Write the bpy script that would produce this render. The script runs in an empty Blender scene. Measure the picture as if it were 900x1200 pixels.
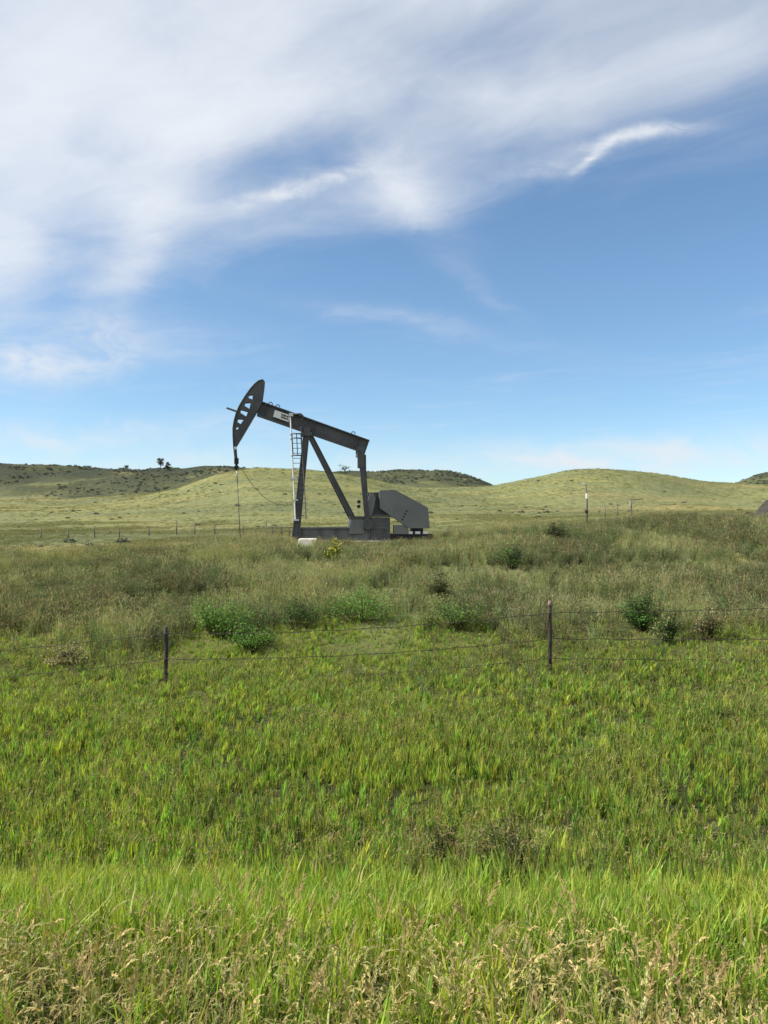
import bpy, bmesh, math, random
import numpy as np
from mathutils import Vector, Matrix, Euler
from mathutils.geometry import tessellate_polygon

R = math.radians
random.seed(7)
rng = np.random.default_rng(7)
scene = bpy.context.scene
COL = scene.collection

# ------------------------------------------------------------------ camera
ZC = 3.0                      # eye height above the ditch bottom (a car seat on the raised road)
FPX = 900.0                   # focal length in pixels of the 900 x 1200 photograph
cam_d = bpy.data.cameras.new('camera')
cam_d.sensor_fit = 'VERTICAL'
cam_d.sensor_height = 36.0
cam_d.sensor_width = 27.0
cam_d.lens = 36.0 * FPX / 1200.0
cam_d.clip_start = 0.05
cam_d.clip_end = 20000
cam = bpy.data.objects.new('camera', cam_d)
COL.objects.link(cam)
cam.location = (0, 0, ZC)
cam.rotation_euler = (R(90), 0, 0)
scene.camera = cam

# ------------------------------------------------------------------ sun, sky, exposure
SUN_EL, SUN_AZ = R(42), R(-97)          # azimuth from +Y, clockwise: from the left, a touch behind the camera
SUN_DIR = Vector((math.sin(SUN_AZ) * math.cos(SUN_EL), math.cos(SUN_AZ) * math.cos(SUN_EL), math.sin(SUN_EL)))
sun_d = bpy.data.lights.new('sun', 'SUN')
sun_d.energy = 5.0
sun_d.angle = R(0.5)
sun_d.color = (1.0, 0.93, 0.80)
sun = bpy.data.objects.new('sun', sun_d)
COL.objects.link(sun)
sun.location = (-30, -4, 40)
sun.rotation_euler = SUN_DIR.to_track_quat('Z', 'Y').to_euler()

scene.view_settings.view_transform = 'Standard'
scene.view_settings.look = 'None'
scene.view_settings.exposure = 0.75
scene.view_settings.gamma = 1.0
scene.view_settings.use_curve_mapping = False
scene.render.engine = 'CYCLES'
scene.cycles.max_bounces = 5
scene.cycles.diffuse_bounces = 3
scene.cycles.glossy_bounces = 2
scene.cycles.transmission_bounces = 4
scene.cycles.transparent_max_bounces = 8
scene.cycles.use_denoising = True


class NT:
    """tiny helper to write shader graphs as expressions"""
    def __init__(self, tree):
        self.t = tree
        self.n = tree.nodes
        self.l = tree.links

    def put(self, sock, v):
        if isinstance(v, bpy.types.NodeSocket):
            self.l.new(v, sock)
        elif v is not None:
            sock.default_value = v

    def m(self, op, a, b=None, c=None, clamp=False):
        nd = self.n.new('ShaderNodeMath')
        nd.operation = op
        nd.use_clamp = clamp
        for i, v in enumerate((a, b, c)):
            if v is not None:
                self.put(nd.inputs[i], v)
        return nd.outputs[0]

    def smooth(self, v, a, b, lo=0.0, hi=1.0):
        nd = self.n.new('ShaderNodeMapRange')
        nd.interpolation_type = 'SMOOTHSTEP'
        self.put(nd.inputs[0], v)
        nd.inputs[1].default_value = a
        nd.inputs[2].default_value = b
        nd.inputs[3].default_value = lo
        nd.inputs[4].default_value = hi
        return nd.outputs[0]

    def lin(self, v, a, b, lo=0.0, hi=1.0):
        nd = self.n.new('ShaderNodeMapRange')
        self.put(nd.inputs[0], v)
        for i, q in enumerate((a, b, lo, hi)):
            nd.inputs[i + 1].default_value = q
        return nd.outputs[0]

    def xyz(self, x, y, z):
        nd = self.n.new('ShaderNodeCombineXYZ')
        for i, v in enumerate((x, y, z)):
            self.put(nd.inputs[i], v)
        return nd.outputs[0]

    def noise(self, vec, scale, detail=4, rough=0.55, dist=0.0, color=False):
        nd = self.n.new('ShaderNodeTexNoise')
        if vec is not None:
            self.l.new(vec, nd.inputs['Vector'])
        nd.inputs['Scale'].default_value = scale
        nd.inputs['Detail'].default_value = detail
        nd.inputs['Roughness'].default_value = rough
        nd.inputs['Distortion'].default_value = dist
        return nd.outputs['Color' if color else 'Fac']

    def mix(self, f, a, b, mode='MIX'):
        nd = self.n.new('ShaderNodeMix')
        nd.data_type = 'RGBA'
        nd.blend_type = mode
        self.put(nd.inputs[0], f)
        for s, v in ((6, a), (7, b)):
            if isinstance(v, (tuple, list)) and len(v) == 3:
                v = (*v, 1)
            self.put(nd.inputs[s], v)
        return nd.outputs[2]

    def vscale(self, vec, s):
        nd = self.n.new('ShaderNodeVectorMath')
        nd.operation = 'MULTIPLY'
        self.l.new(vec, nd.inputs[0])
        nd.inputs[1].default_value = s
        return nd.outputs[0]


world = bpy.data.worlds.new('World')
scene.world = world
world.use_nodes = True
world.node_tree.nodes.clear()
W = NT(world.node_tree)
sky = W.n.new('ShaderNodeTexSky')
sky.sky_type = 'NISHITA'
sky.sun_disc = False
sky.sun_elevation = SUN_EL
sky.sun_rotation = SUN_AZ % (2 * math.pi)
sky.altitude = 1200
sky.air_density = 1.0
sky.dust_density = 0.25
sky.ozone_density = 1.4
tc = W.n.new('ShaderNodeTexCoord')
sep = W.n.new('ShaderNodeSeparateXYZ')
W.l.new(tc.outputs['Generated'], sep.inputs[0])
dx, dy, dz = sep.outputs
zz = W.m('MAXIMUM', dz, 0.035)
X = W.m('DIVIDE', dx, zz)
Y = W.m('DIVIDE', dy, zz)
# the cirrus sheet: streaks run along s, its ragged edge lies at t = 1.9
s_ = W.m('SUBTRACT', W.m('MULTIPLY', X, 0.77), W.m('MULTIPLY', Y, 0.64))
t_ = W.m('ADD', W.m('MULTIPLY', X, 0.64), W.m('MULTIPLY', Y, 0.77))
p1 = W.xyz(W.m('MULTIPLY', s_, 0.95), W.m('MULTIPLY', t_, 1.25), 0.37)
warp = W.noise(p1, 1.1, 3, 0.5, color=True)
wv = W.n.new('ShaderNodeVectorMath'); wv.operation = 'MULTIPLY_ADD'
W.l.new(warp, wv.inputs[0]); wv.inputs[1].default_value = (0.9, 0.9, 0.0); W.l.new(p1, wv.inputs[2])
n1 = W.noise(wv.outputs[0], 0.9, 6, 0.55)
p2 = W.xyz(W.m('MULTIPLY', s_, 1.1), W.m('MULTIPLY', t_, 2.2), 2.1)
wv2 = W.n.new('ShaderNodeVectorMath'); wv2.operation = 'MULTIPLY_ADD'
W.l.new(warp, wv2.inputs[0]); wv2.inputs[1].default_value = (1.3, 1.3, 0.0); W.l.new(p2, wv2.inputs[2])
n2 = W.noise(wv2.outputs[0], 1.5, 8, 0.58)
body = W.m('MINIMUM', W.m('MULTIPLY', W.m('SUBTRACT', 1.90, t_), 0.95), 0.62)
body = W.m('MAXIMUM', body, -0.55)
# thin wisps and low banks, each a soft stroke (azimuth tangent, elevation tangent)
dyp = W.m('MAXIMUM', dy, 0.05)
az = W.m('DIVIDE', dx, dyp)
el = W.m('DIVIDE', dz, dyp)
wn = W.noise(tc.outputs['Generated'], 6.0, 5, 0.6, color=True)
wsep = W.n.new('ShaderNodeSeparateColor'); W.l.new(wn, wsep.inputs[0])
az = W.m('ADD', az, W.m('MULTIPLY', W.m('SUBTRACT', wsep.outputs[0], 0.5), 0.10))
el = W.m('ADD', el, W.m('MULTIPLY', W.m('SUBTRACT', wsep.outputs[1], 0.5), 0.07))
def soft_strokes(lst, az, el):
    acc = None
    for px, py, an, ln, wd, am in lst:
        cx, cy = (px - 450) / 900, (600 - py) / 900
        ca, sa = math.cos(R(an)), math.sin(R(an))
        a = W.m('ADD', W.m('MULTIPLY', W.m('SUBTRACT', az, cx), ca / (ln / 900)), W.m('MULTIPLY', W.m('SUBTRACT', el, cy), sa / (ln / 900)))
        b = W.m('ADD', W.m('MULTIPLY', W.m('SUBTRACT', az, cx), -sa / (wd / 900)), W.m('MULTIPLY', W.m('SUBTRACT', el, cy), ca / (wd / 900)))
        r2 = W.m('ADD', W.m('MULTIPLY', a, a), W.m('MULTIPLY', b, b))
        g = W.m('MULTIPLY', W.m('POWER', 2.718, W.m('MULTIPLY', r2, -1.0)), am)
        acc = g if acc is None else W.m('ADD', acc, g)
    return W.m('MULTIPLY', acc, W.smooth(dy, 0.05, 0.3))


# bays and lobes of the sheet's edge
lobes = soft_strokes([(520, 50, 0, 120, 50, -0.35), (110, 80, 0, 170, 90, 0.30), (160, 320, 75, 80, 28, 0.28), (230, 120, 20, 90, 50, 0.25), (350, 190, 10, 95, 38, -0.75), (480, 215, -40, 70, 40, 0.5), (170, 250, 40, 120, 50, 0.12), (40, 200, 80, 90, 80, 0.15), (70, 300, 60, 90, 50, -0.30),
                      (620, 120, 15, 160, 40, 0.45), (850, 60, 15, 110, 40, 0.35), (560, 290, 0, 200, 60, -0.5), (330, 330, 0, 120, 60, -0.3)], az, el)
strokes = [  # px, py, angle, length px, width px, amount
    (345, 222, 19, 70, 9, 0.75), (400, 205, 14, 90, 22, 0.28), (640, 195, 12, 60, 14, 0.40),
    (692, 188, 38, 28, 8, 0.8), (745, 158, 8, 75, 9, 0.75), (60, 420, 6, 150, 30, 0.75),
    (470, 375, -10, 150, 12, 0.22), (570, 340, -38, 55, 11, 0.18), (150, 310, 62, 110, 40, 0.30),
    (760, 532, 5, 190, 20, 0.6), (80, 510, 2, 240, 18, 0.45), (450, 552, 0, 700, 26, 0.45), (480, 235, -45, 60, 22, 0.45), (30, 300, 75, 80, 30, 0.28)]
acc = soft_strokes(strokes, az, el)
fine = W.noise(W.xyz(W.m('MULTIPLY', az, 6), W.m('MULTIPLY', el, 16), 0.0), 1.6, 5, 0.62, 0.6)
c0 = W.m('ADD', W.m('ADD', body, lobes), W.m('ADD', W.m('MULTIPLY', W.m('SUBTRACT', n1, 0.5), 1.25), W.m('MULTIPLY', W.m('SUBTRACT', n2, 0.5), 1.0)))
sheet = W.smooth(c0, -0.62, 1.15, 0.0, 0.92)
acc = W.m('MULTIPLY', acc, W.smooth(fine, 0.28, 0.72, 0.25, 1.25))
cl = W.m('SUBTRACT', 1.0, W.m('MULTIPLY', W.m('SUBTRACT', 1.0, sheet), W.m('SUBTRACT', 1.0, W.m('MINIMUM', acc, 0.9))))
cl = W.m('MULTIPLY', cl, W.smooth(dz, 0.0, 0.06))
CLOUD = (4.85, 5.05, 5.35)
shade = W.smooth(c0, -0.2, 1.3, 0.97, 1.06)
ccol = W.n.new('ShaderNodeVectorMath'); ccol.operation = 'SCALE'
ccol.inputs[0].default_value = CLOUD
W.l.new(shade, ccol.inputs['Scale'])
bg = W.n.new('ShaderNodeBackground')
gm = W.n.new('ShaderNodeGamma'); gm.inputs[1].default_value = 0.85
W.l.new(sky.outputs[0], gm.inputs[0])
blue = W.vscale(gm.outputs[0], (0.82, 1.02, 1.15))          # the clear, slightly deeper blue of dry prairie air
W.l.new(W.mix(cl, blue, ccol.outputs[0]), bg.inputs[0])
bg.inputs[1].default_value = 0.104
wo = W.n.new('ShaderNodeOutputWorld')
W.l.new(bg.outputs[0], wo.inputs[0])

# ------------------------------------------------------------------ helpers
def tag(o, label=None, cat=None, group=None, kind=None):
    if label: o['label'] = label
    if cat: o['category'] = cat
    if group: o['group'] = group
    if kind: o['kind'] = kind
    return o


def empty(name, loc=(0, 0, 0), rz=0.0):
    o = bpy.data.objects.new(name, None)
    o.empty_display_size = 0.3
    COL.objects.link(o)
    o.location = loc
    o.rotation_euler = (0, 0, rz)
    return o


class MB:
    def __init__(self):
        self.v, self.f = [], []

    def add(self, vs, fs):
        b = len(self.v)
        self.v += [tuple(p) for p in vs]
        self.f += [tuple(i + b for i in f) for f in fs]
        return self

    def box(self, a, b):
        (x0, y0, z0), (x1, y1, z1) = a, b
        vs = [(x, y, z) for x in (x0, x1) for y in (y0, y1) for z in (z0, z1)]
        return self.add(vs, [(0, 1, 3, 2), (4, 6, 7, 5), (0, 4, 5, 1), (2, 3, 7, 6), (0, 2, 6, 4), (1, 5, 7, 3)])

    def bar(self, p, q, w, h, side=(0, 1, 0), w2=None, h2=None):
        """box beam from p to q; w across 'side', h across the other normal"""
        p, q = Vector(p), Vector(q)
        d = (q - p).normalized()
        s = Vector(side)
        s = (s - d * s.dot(d)).normalized()
        n = d.cross(s)
        vs = []
        for c, ww, hh in ((p, w, h), (q, w2 or w, h2 or h)):
            for a, b in ((-1, -1), (1, -1), (1, 1), (-1, 1)):
                vs.append(c + s * a * ww / 2 + n * b * hh / 2)
        return self.add(vs, [(3, 2, 1, 0), (4, 5, 6, 7), (0, 1, 5, 4), (1, 2, 6, 5), (2, 3, 7, 6), (3, 0, 4, 7)])

    def tube(self, pts, r, n=8, r2=None):
        pts = [Vector(p) for p in pts]
        m = len(pts)
        vs, fs = [], []
        for i, p in enumerate(pts):
            d = (pts[min(i + 1, m - 1)] - pts[max(i - 1, 0)]).normalized()
            a = d.orthogonal().normalized() if i == 0 else (a - d * a.dot(d)).normalized()
            b = d.cross(a)
            rr = r if r2 is None else r + (r2 - r) * i / max(1, m - 1)
            for k in range(n):
                t = 2 * math.pi * k / n
                vs.append(p + (a * math.cos(t) + b * math.sin(t)) * rr)
        for i in range(m - 1):
            for k in range(n):
                fs.append((i * n + k, i * n + (k + 1) % n, (i + 1) * n + (k + 1) % n, (i + 1) * n + k))
        fs.append(tuple(reversed(range(n))))
        fs.append(tuple(range((m - 1) * n, m * n)))
        return self.add(vs, fs)

    def poly(self, outer, holes, v0, v1):
        """polygon in the (u, w) plane with holes, extruded from v0 to v1"""
        loops = [[Vector((u, w, 0)) for u, w in lp] for lp in [outer] + list(holes)]
        tris = tessellate_polygon(loops)
        flat = [p for lp in loops for p in lp]
        n = len(flat)
        vs = [(p.x, v0, p.y) for p in flat] + [(p.x, v1, p.y) for p in flat]
        fs = []
        for t in tris:
            a, b, c = (flat[i] for i in t)
            if (b - a).cross(c - a).z < 0:
                t = (t[0], t[2], t[1])
            fs.append(tuple(t))
            fs.append(tuple(i + n for i in reversed(t)))
        off = 0
        for lp in loops:
            k = len(lp)
            for i in range(k):
                j = (i + 1) % k
                fs.append((off + i, off + j, off + j + n, off + i + n))
            off += k
        return self.add(vs, fs)

    def mesh(self, name, mat, smooth=False):
        me = bpy.data.meshes.new(name)
        me.from_pydata(self.v, [], self.f)
        bm = bmesh.new(); bm.from_mesh(me)
        bmesh.ops.recalc_face_normals(bm, faces=bm.faces)
        bm.to_mesh(me); bm.free()
        me.materials.append(mat)
        if smooth:
            me.polygons.foreach_set('use_smooth', [True] * len(me.polygons))
        return me

    def build(self, name, mat, parent=None, smooth=False, bevel=0.0):
        o = bpy.data.objects.new(name, self.mesh(name, mat, smooth))
        COL.objects.link(o)
        if parent: o.parent = parent
        if bevel:
            b = o.modifiers.new('bevel', 'BEVEL'); b.width = bevel; b.segments = 1; b.limit_method = 'ANGLE'
        return o


# numpy value noise ------------------------------------------------
def _hash(ix, iy, seed):
    h = (ix.astype(np.int64) * 374761393 + iy.astype(np.int64) * 668265263 + seed * 1442695041) & 0xFFFFFFFF
    h = ((h ^ (h >> 13)) * 1274126177) & 0xFFFFFFFF
    return ((h ^ (h >> 16)) & 0xFFFF) / 65535.0


def vnoise(x, y, seed=0):
    x, y = np.asarray(x, float), np.asarray(y, float)
    ix, iy = np.floor(x), np.floor(y)
    fx, fy = x - ix, y - iy
    fx = fx * fx * fx * (fx * (fx * 6 - 15) + 10)
    fy = fy * fy * fy * (fy * (fy * 6 - 15) + 10)
    a, b = _hash(ix, iy, seed), _hash(ix + 1, iy, seed)
    c, d = _hash(ix, iy + 1, seed), _hash(ix + 1, iy + 1, seed)
    return (a + (b - a) * fx) * (1 - fy) + (c + (d - c) * fx) * fy


def fbm(x, y, scale, octs=4, seed=0, gain=0.5):
    t, amp, s = 0.0, 1.0, 0.0
    x, y = np.asarray(x, float) / scale, np.asarray(y, float) / scale
    for o in range(octs):
        t = t + amp * vnoise(x + 17.3 * o, y - 9.1 * o, seed + o)
        s += amp
        amp *= gain
        x, y = x * 2.03 * 0.8 - y * 2.03 * 0.6, x * 2.03 * 0.6 + y * 2.03 * 0.8
    return t / s


def sstep(a, b, x):
    t = np.clip((np.asarray(x, float) - a) / (b - a), 0, 1)
    return t * t * (3 - 2 * t)


# ------------------------------------------------------------------ terrain
PXS = np.array([-500, 0, 60, 130, 200, 260, 300, 350, 420, 500, 570, 620, 690, 760, 820, 880, 920, 1400], float)
ZN = [  # near rows: height (m) at the left and right end of the view
    (-60, 1.5, 1.5), (1.6, 1.52, 1.52), (2.2, 1.48, 1.48), (3.0, 1.34, 1.34), (3.8, 1.06, 1.06), (4.5, 0.76, 0.76), (5.4, 0.24, 0.26),
    (6.5, -0.10, -0.05), (8, -0.33, -0.27), (12, -0.55, -0.45), (16, -0.66, -0.28), (20, -0.42, 0.05), (27, -0.05, 0.75), (34, 0.22, 1.55)]
PYF = {  # far rows: pixel row of the bare ground at each PXS
    42:  [660, 656, 656, 654, 652, 649, 647, 644, 641, 636, 630, 626, 621, 617, 615, 613, 612, 604],
    60:  [646, 642, 642, 641, 639, 637, 636, 633, 630, 627, 623, 620, 616, 613, 611, 609, 608, 602],
    90:  [628, 627, 627, 626, 625, 624, 623, 621, 619, 617, 614, 612, 609, 607, 606, 605, 605, 602],
    150: [608, 606, 606, 605, 604, 603, 602, 602, 602, 602, 600, 600, 599, 599, 599, 599, 599, 600],
    200: [600, 598, 597, 594, 588, 582, 578, 577, 581, 588, 588, 584, 578, 580, 584, 588, 588, 590],
    260: [590, 590, 590, 584, 573, 554, 548, 550, 559, 573, 571, 562, 552, 555, 563, 567, 568, 575],
    312: [588, 584, 581, 579, 578, 570, 570, 566, 568, 572, 574, 571, 562, 564, 570, 573, 573, 580],
    420: [540, 543, 547, 551, 551, 548, 552, 556, 552, 550, 567, 590, 590, 590, 586, 560, 554, 550],
    520: [566, 566, 568, 570, 570, 570, 570, 570, 570, 570, 580, 592, 592, 592, 592, 585, 575, 570],
    900: [590] * 18,
    2500: [602] * 18,
    9000: [604] * 18,
}
ROWD = np.array([r[0] for r in ZN] + list(PYF), float)
ROWZ = np.array([[a + (b - a) * np.clip((p - 0) / 900, -0.2, 1.2) for p in PXS] for _, a, b in ZN] +
                [[ZC + (600 - py) / FPX * d for py in row] for d, row in PYF.items()])


def pchip_w(xk, x):
    """index and hermite weights for a Catmull-like interpolation"""
    i = np.clip(np.searchsorted(xk, x) - 1, 0, len(xk) - 2)
    return i, (x - xk[i]) / (xk[i + 1] - xk[i])


def slopes(xk, zk):
    """monotone slopes along axis 0"""
    h = np.diff(xk)[:, None]
    d = np.diff(zk, axis=0) / h
    m = np.zeros_like(zk)
    w1 = 2 * h[1:] + h[:-1]; w2 = h[1:] + 2 * h[:-1]
    same = d[:-1] * d[1:] > 0
    with np.errstate(divide='ignore', invalid='ignore'):
        hm = (w1 + w2) / (w1 / d[:-1] + w2 / d[1:])
    m[1:-1] = np.where(same, hm, 0)
    m[0], m[-1] = d[0], d[-1]
    return m


_PFINE = np.linspace(-500, 1400, 381)


def _along(xk, zk, x):
    m = slopes(xk, zk)
    i, t = pchip_w(xk, x)
    h = (xk[i + 1] - xk[i])[:, None]
    t = t[:, None]
    return ((2 * t**3 - 3 * t**2 + 1) * zk[i] + (t**3 - 2 * t**2 + t) * h * m[i] + (-2 * t**3 + 3 * t**2) * zk[i + 1] + (t**3 - t**2) * h * m[i + 1])


_ZF = _along(PXS, ROWZ.T.copy(), _PFINE).T            # rows x fine px
_ker = np.array([1, 4, 7, 4, 1], float); _ker /= _ker.sum()
_ZP = np.pad(_ZF, ((0, 0), (2, 2)), mode='edge')
_ZF = sum(_ker[k] * _ZP[:, k:k + _ZF.shape[1]] for k in range(5))
_MF = slopes(ROWD, _ZF)
JACK_Y = 44.0
JACK_X = (400 - 450) / FPX * JACK_Y
JACK_Z = 1.12


def height(x, y, detail=True):
    x, y = np.broadcast_arrays(np.asarray(x, float), np.asarray(y, float))
    shp = x.shape
    x, y = x.ravel(), y.ravel()
    yy = np.clip(y, ROWD[0], ROWD[-1])
    px = np.clip(450 + FPX * x / np.maximum(y, 1.0), -500, 1399.9)
    px = np.where(y < 16, 450 + FPX * x / 16, px)
    px = np.clip(px, -499.9, 1399.9)
    fp = (px + 500) / 5.0
    j = np.clip(fp.astype(int), 0, 379)
    q = fp - j
    i, t = pchip_w(ROWD, yy)
    h = ROWD[i + 1] - ROWD[i]
    g = lambda A, k: A[k, j] * (1 - q) + A[k, j + 1] * q
    z = (2 * t**3 - 3 * t**2 + 1) * g(_ZF, i) + (t**3 - 2 * t**2 + t) * h * g(_MF, i) + (-2 * t**3 + 3 * t**2) * g(_ZF, i + 1) + (t**3 - t**2) * h * g(_MF, i + 1)
    # level ground under the pumping unit
    r = np.hypot((x - JACK_X) / 1.3, y - JACK_Y - 0.5)
    k = 1 - sstep(3.2, 7.0, r)
    z = z * (1 - k) + JACK_Z * k
    if detail:
        near = 0.10 * (fbm(x, y, 1.6, 3, 3) - 0.5) + 0.16 * (fbm(x, y, 5.0, 2, 5) - 0.5) * sstep(5, 9, y)
        z = z + near * sstep(1.0, 3.0, y) * (1 - k)
        far = (fbm(x, y, 60, 4, 11) - 0.5) * 2.2 * sstep(90, 230, y) + (fbm(x, y, 14, 3, 12) - 0.5) * 0.7 * sstep(60, 160, y)
        rid = 1 - np.abs(2 * fbm(x, y, 46, 5, 21, 0.55) - 1)
        far = far + (rid - 0.8) * 5.0 * brush(x, y)
        z = z + far
    return z.reshape(shp)


def brush(x, y):
    """how far the ground is rough brush-covered breaks (the dark hills), 0..1"""
    px = 450 + FPX * x / np.maximum(y, 1.0)
    wob = (fbm(x, y, 60, 3, 31) - 0.5) * 60
    left = sstep(300, 345, y + wob * 0.6) * (1 - sstep(560, 640, px))
    far = sstep(330, 360, y) * sstep(850, 900, px)
    spur = np.exp(-(((px - 105) / 55) ** 2 + ((y - 322) / 30) ** 2))
    return np.clip(np.maximum(np.maximum(left, far), spur), 0, 1) * (1 - sstep(520, 650, y))


def hz(x, y):
    return float(height(np.array([x]), np.array([y]))[0])


def at(px, d):
    """point on the ground seen at column px, d metres out"""
    x = (px - 450) / FPX * d
    return Vector((x, d, hz(x, d)))


# ------------------------------------------------------------------ materials
def base_mat(name):
    m = bpy.data.materials.new(name)
    m.use_nodes = True
    m.node_tree.nodes.clear()
    return m, NT(m.node_tree)


def finish(m, N, bsdf):
    o = N.n.new('ShaderNodeOutputMaterial')
    N.l.new(bsdf, o.inputs[0])
    return m


def solid(name, col, rough=0.6, metal=0.0, var=0.25, scale=3.0, rust=None, bump=0.0, spec=0.4):
    m, N = base_mat(name)
    tcn = N.n.new('ShaderNodeTexCoord').outputs['Object']
    n = N.noise(tcn, scale, 6, 0.6)
    c = N.mix(N.smooth(n, 0.3, 0.7), tuple(q * (1 - var) for q in col), tuple(min(1, q * (1 + var)) for q in col))
    if rust:
        st = N.noise(N.vscale(tcn, (1.0, 1.0, 0.25)), scale * 2.3, 8, 0.65)
        c = N.mix(N.smooth(st, 0.58, 0.72, 0, 0.75), c, rust)
    p = N.n.new('ShaderNodeBsdfPrincipled')
    N.put(p.inputs['Base Color'], c)
    p.inputs['Metallic'].default_value = metal
    N.put(p.inputs['Roughness'], N.lin(N.noise(tcn, scale * 3, 4), 0.2, 0.8, max(0.05, rough - 0.12), min(1, rough + 0.12)))
    p.inputs['Specular IOR Level'].default_value = spec
    if bump:
        b = N.n.new('ShaderNodeBump'); b.inputs['Strength'].default_value = bump; b.inputs['Distance'].default_value = 0.02
        N.l.new(N.noise(tcn, scale * 8, 5), b.inputs['Height']); N.l.new(b.outputs[0], p.inputs['Normal'])
    return finish(m, N, p.outputs[0])


def leaf_mat(name, trans=0.35, patch=None, patch_scale=0.15, hue_var=0.18, gloss=0.25, rough=0.5):
    """colour from the mesh's own 'Col' attribute; whole-plant and patchwise variation; thin translucent blades"""
    m, N = base_mat(name)
    at_ = N.n.new('ShaderNodeAttribute'); at_.attribute_name = 'Col'
    oi = N.n.new('ShaderNodeObjectInfo')
    geo = N.n.new('ShaderNodeNewGeometry')
    c = at_.outputs['Color']
    hs = N.n.new('ShaderNodeHueSaturation')
    N.l.new(c, hs.inputs['Color'])
    N.put(hs.inputs['Hue'], N.lin(oi.outputs['Random'], 0, 1, 0.5 - 0.03 * hue_var / 0.18, 0.5 + 0.025 * hue_var / 0.18))
    r2 = N.m('FRACT', N.m('MULTIPLY', oi.outputs['Random'], 37.7))
    N.put(hs.inputs['Value'], N.lin(r2, 0, 1, 1 - hue_var, 1 + hue_var))
    c = hs.outputs[0]
    if patch:
        n = N.noise(N.vscale(geo.outputs['Position'], (1, 1, 0)), patch_scale, 4, 0.6)
        c = N.mix(N.smooth(n, 0.42, 0.62, 0, 0.8), c, N.mix(1.0, c, patch, 'MULTIPLY'))
    p = N.n.new('ShaderNodeBsdfPrincipled')
    N.put(p.inputs['Base Color'], c)
    p.inputs['Roughness'].default_value = rough
    p.inputs['Specular IOR Level'].default_value = gloss
    tr = N.n.new('ShaderNodeBsdfTranslucent')
    N.put(tr.inputs['Color'], N.mix(1.0, c, (1.12, 1.2, 0.55, 1), 'MULTIPLY'))
    ms = N.n.new('ShaderNodeMixShader')
    ms.inputs[0].default_value = trans
    N.l.new(p.outputs[0], ms.inputs[1]); N.l.new(tr.outputs[0], ms.inputs[2])
    return finish(m, N, ms.outputs[0])


# ground: colour attribute says what grows or lies there, plus painted hill shade and haze, noise gives the grain
def ground_mat():
    m, N = base_mat('ground')
    at_ = N.n.new('ShaderNodeAttribute'); at_.attribute_name = 'Col'
    geo = N.n.new('ShaderNodeNewGeometry')
    P = geo.outputs['Position']
    n0 = N.noise(P, 9.0, 5, 0.65)
    n1 = N.noise(P, 0.55, 6, 0.65)
    n2 = N.noise(N.vscale(P, (0.35, 1, 1)), 0.09, 6, 0.6)
    c = at_.outputs['Color']
    c = N.mix(N.smooth(n1, 0.35, 0.68), N.mix(1.0, c, (0.72, 0.76, 0.72, 1), 'MULTIPLY'), N.mix(1.0, c, (1.22, 1.16, 1.05, 1), 'MULTIPLY'))
    c = N.mix(N.smooth(n2, 0.4, 0.65, 0, 0.6), c, N.mix(1.0, c, (1.25, 1.12, 0.9, 1), 'MULTIPLY'))
    c = N.mix(N.smooth(n0, 0.3, 0.7, 0.0, 0.5), c, N.mix(1.0, c, (0.6, 0.62, 0.6, 1), 'MULTIPLY'))
    p = N.n.new('ShaderNodeBsdfPrincipled')
    N.put(p.inputs['Base Color'], c)
    p.inputs['Roughness'].default_value = 0.95
    p.inputs['Specular IOR Level'].default_value = 0.1
    b = N.n.new('ShaderNodeBump'); b.inputs['Strength'].default_value = 0.6; b.inputs['Distance'].default_value = 0.35
    N.l.new(N.m('ADD', N.noise(P, 1.3, 6, 0.7), N.m('MULTIPLY', N.noise(P, 0.25, 4, 0.6), 2.0)), b.inputs['Height'])
    N.l.new(b.outputs[0], p.inputs['Normal'])
    return finish(m, N, p.outputs[0])


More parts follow.
